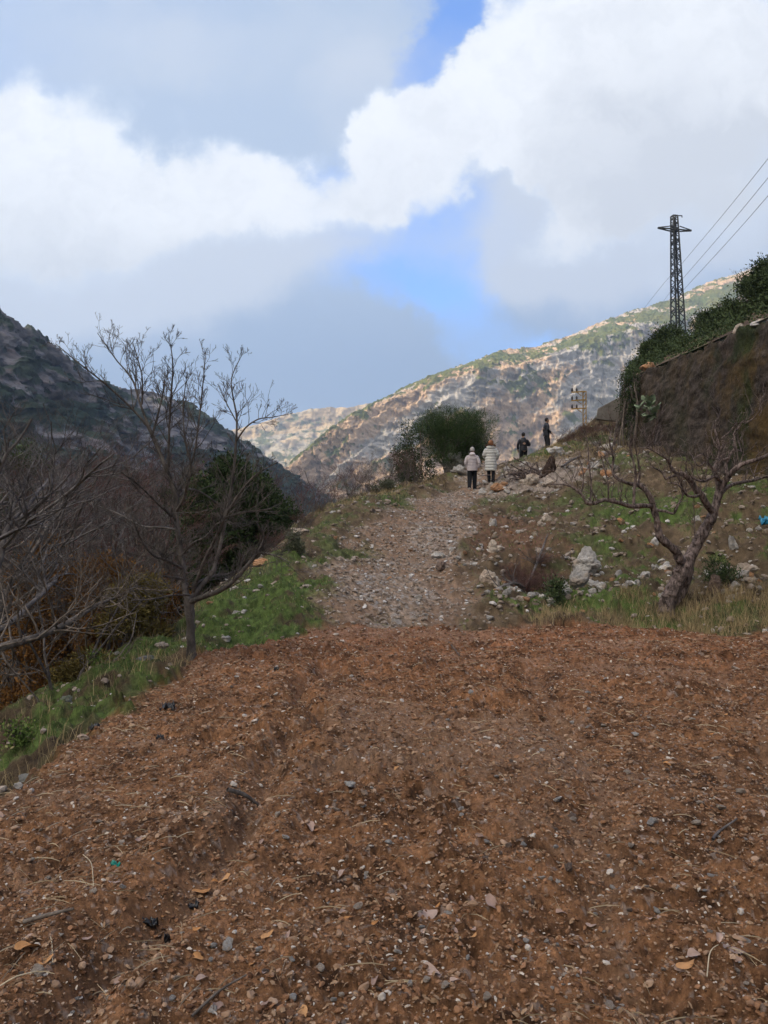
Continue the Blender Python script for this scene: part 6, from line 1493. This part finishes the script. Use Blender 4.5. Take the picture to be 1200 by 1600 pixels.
def sticks():
    rng = np.random.default_rng(23)
    for (pa, pb, r, mat, lab) in [((356, 1255), (404, 1249), .013, M_BARK_L, 'short thick stick lying on the soil left of the furrow'), ((1114, 1322), (1152, 1301), .008, M_BARK_P, 'pale straight stick on the soil near the right side'), ((130, 1340), (146, 1408), .0022, M_STRAW, 'long straw stalk standing out on the soil at the left'), ((68, 1455), (82, 1520), .0022, M_STRAW, 'straight yellow straw near the lower left corner'),
                              ((300, 1595), (385, 1540), .005, M_BARK_T, 'thin dark bent twig at the bottom of the field'), ((38, 1455), (115, 1447), .009, M_BARK_T, 'dark weathered twig half buried at the left'), ((702, 1010), (718, 1032), .012, M_BROWNROCK, 'dark broken stake lying near the far edge of the field'), ((0, 1562), (58, 1541), .0028, M_STRAW, 'yellow stalk entering at the lower left edge'), ((1105, 1560), (1130, 1500), .0022, M_STRAW, 'pale stalk near the dead leaves at the lower right')]:
        a, b = np.array(hit(*pa)), np.array(hit(*pb)); a[2] += r + .012; b[2] += r + .018; m = (a + b) / 2 + rng.normal(0, .012, 3); m[2] += .01
        me = tubes_mesh('stick', [smooth_line([a * 0, m - a, b - a], [r, r * .9, r * .55], .03)], mat, 7, .3)
        if mat is M_STRAW: me.attributes.new('tint', 'FLOAT', 'POINT').data.foreach_set('value', np.full(len(me.vertices), .8, np.float32))
        o = add('stick' if mat is not M_STRAW else 'straw_stalk', me, None); o.location = tuple(a); tag(o, lab, 'stick')
    # fallen leaves one can point to
    M_OL = mat_tint('orange_leaf', (.34, .15, .05), (.46, .25, .11)); M_PL = mat_tint('pinkish_leaf', (.26, .17, .13), (.38, .27, .21))
    def leaf(px, py, w, mat, lab, sd, grp=None):
        r = np.random.default_rng(sd); x, y, z = hit(px, py); s = w / 1200 * y * .48; n = 18; a = np.linspace(0, 2 * math.pi, n, endpoint=False); rad = 1 + .09 * np.sin(a * 3 + r.random() * 6) + r.normal(0, .05, n) + .35 * np.maximum(0, np.cos(a)) ** 6
        ring = np.c_[np.cos(a) * rad, np.sin(a) * rad * .62, .22 * np.cos(a * 2 + r.random() * 3) + .15 * np.abs(np.sin(a))]; mid = ring * .5; mid[:, 2] = ring[:, 2] * .3 - .05
        V = np.vstack([[0, 0, -.06], mid, ring]) * s; V2 = V - np.array([0, 0, .0012]); F = [[0, 1 + k, 1 + (k + 1) % n] for k in range(n)]; Q = [[1 + k, 1 + n + k, 1 + n + (k + 1) % n, 1 + (k + 1) % n] for k in range(n)]
        me = make_mesh('fallen_leaf', V, [np.array(F), np.array(Q)], {'tint': np.full(len(V), r.random())}); o = add('fallen_leaf', me, mat); o.location = (x, y, z + s * .28 + .004); o.rotation_euler = (r.normal(0, .3) + .15, r.normal(0, .25), r.uniform(0, 6.28)); tag(o, lab, 'leaf', grp)
    for i, (px, py, w, lab) in enumerate([(318, 1366, 26, 'brightest orange dead leaf in the furrow on the left'), (352, 1358, 24, 'orange dead leaf just right of the brightest one'), (1075, 1532, 34, 'large orange leaf in the leaf cluster at the lower right'), (473, 1585, 26, 'yellow-orange leaf at the very bottom left of centre'), (1145, 1188, 14, 'orange leaf chip on the soil at the right'), (40, 1500, 34, 'large curled brown leaf near the lower left edge'), (72, 1515, 24, 'smaller brown leaf right of the large curled one'), (420, 1472, 22, 'tan leaf on the soil low in the middle left')]): leaf(px, py, w, M_OL, lab, 60 + i)
    for i, (px, py, w, lab) in enumerate([(1165, 1468, 34, 'broad pinkish dead leaf near the right edge'), (1158, 1505, 34, 'pinkish leaf fragment above the lower right corner'), (1130, 1502, 22, 'thin tan leaf left of the pinkish fragment'), (1085, 1518, 26, 'folded brown leaf on top of the lower right cluster'), (484, 1302, 24, 'tan crinkled leaf beside stones in the middle of the field'), (667, 1424, 40, 'long brown leaf lying flat left of centre'), (536, 1380, 20, 'dull brown leaf in the middle of the field'), (770, 1440, 30, 'large thin leaf pressed into a bare soil patch'), (1000, 1395, 20, 'brown boat-shaped leaf on the right'), (676, 1548, 26, 'pale leaf at the bottom centre')]): leaf(px, py, w, M_PL, lab, 80 + i)
    rr = np.random.default_rng(99)
    for k in range(110):
        py = 1020 + 570 * rr.random() ** .8; px = rr.uniform(0, 1200)
        if field_mask(*[np.array([v]) for v in hit(px, py)[:2]])[0] < .6: continue
        leaf(px, py, rr.uniform(8, 17) * (.55 + (py - 1000) / 900), (M_PL, M_PL, M_PL, M_OL)[k % 4] if k % 9 else M_PL, 'small dry leaf lying on the ploughed soil', 200 + k, 'dry leaves scattered over the ploughed field')
    # scraps of plastic
    M_BP = mat_plain('black_plastic', (.006, .006, .007), .35, .5, 30, .2, .2); M_TP = mat_plain('teal_plastic', (.0, .20, .15), .4, .5, 30, .2, .1); M_BL = mat_plain('blue_plastic', (.03, .25, .42), .45, .5, 30, .2, .1)
    def scrap(px, py, w, h, mat, lab, sd):
        r = np.random.default_rng(sd); x, y, z = hit(px, py); n = 14; u = np.linspace(-1, 1, n); U, Vv = np.meshgrid(u, u); W, Hh = w / 1200 * y / 2, h / 1200 * y / 2
        Z = fb2(U.ravel() * 2 + sd, Vv.ravel() * 2, 3, .6, sd) * Hh * 2.2; edge = 1 - .3 * fb2(U.ravel() * 3, Vv.ravel() * 3, 2, .5, sd + 1)
        V = np.c_[U.ravel() * W * edge, Vv.ravel() * W * .7 * edge, Z + (1 - Vv.ravel() ** 2) * Hh * .8]; i = np.arange(n - 1)[:, None] * n; j = np.arange(n - 1)[None]; F = np.stack([i + j, i + j + 1, i + n + j + 1, i + n + j], -1).reshape(-1, 4)
        me = make_mesh('plastic_scrap', V, F); o = add('plastic_scrap', me, mat); o.location = (x, y, z + Hh * .35); md = o.modifiers.new('t', 'SOLIDIFY'); md.thickness = .002; tag(o, lab, 'litter')
    for a in [(262, 1118, 20, 13, M_BP, 'crumpled black plastic scrap on the left part of the field', 1), (250, 1160, 11, 9, M_BP, 'smaller black scrap below the crumpled one', 2), (302, 1384, 16, 10, M_BP, 'black film poking from the furrow under the orange leaves', 3), (234, 1414, 22, 12, M_BP, 'torn black film beside the furrow', 4), (262, 1436, 10, 12, M_BP, 'black scrap in the furrow below the torn film', 5),
              (182, 1361, 13, 10, M_TP, 'small teal plastic scrap on the soil', 6), (1194, 820, 14, 14, M_BL, 'blue plastic scrap in the grass at the right edge', 7), (148, 1140, 14, 8, M_BP, 'dark scrap by the field edge at the left', 8), (432, 1052, 8, 5, M_BP, 'tiny black scrap near the top of the furrow', 9)]: scrap(*a)
sticks()
def build_haze():
    v = [(x, y, z) for x in (-2200, 4200) for y in (-1400, 6200) for z in (-75, 900)]
    f = [(0, 1, 3, 2), (4, 6, 7, 5), (0, 4, 5, 1), (2, 3, 7, 6), (0, 2, 6, 4), (1, 5, 7, 3)]
    me = bpy.data.meshes.new('haze'); me.from_pydata(v, [], f); me.update()
    m = bpy.data.materials.new('haze'); m.use_nodes = True; t = NT(m.node_tree); t.n.clear()
    out = t.new('ShaderNodeOutputMaterial'); vol = t.new('ShaderNodeVolumePrincipled'); t.l.new(vol.outputs[0], out.inputs['Volume'])
    vol.inputs['Color'].default_value = (.62, .76, .95, 1); vol.inputs['Density'].default_value = 0.00022; vol.inputs['Anisotropy'].default_value = 0.2
    o = add('haze', me, m); tag(o, 'thin blue valley haze', 'haze', kind='stuff')
build_haze()
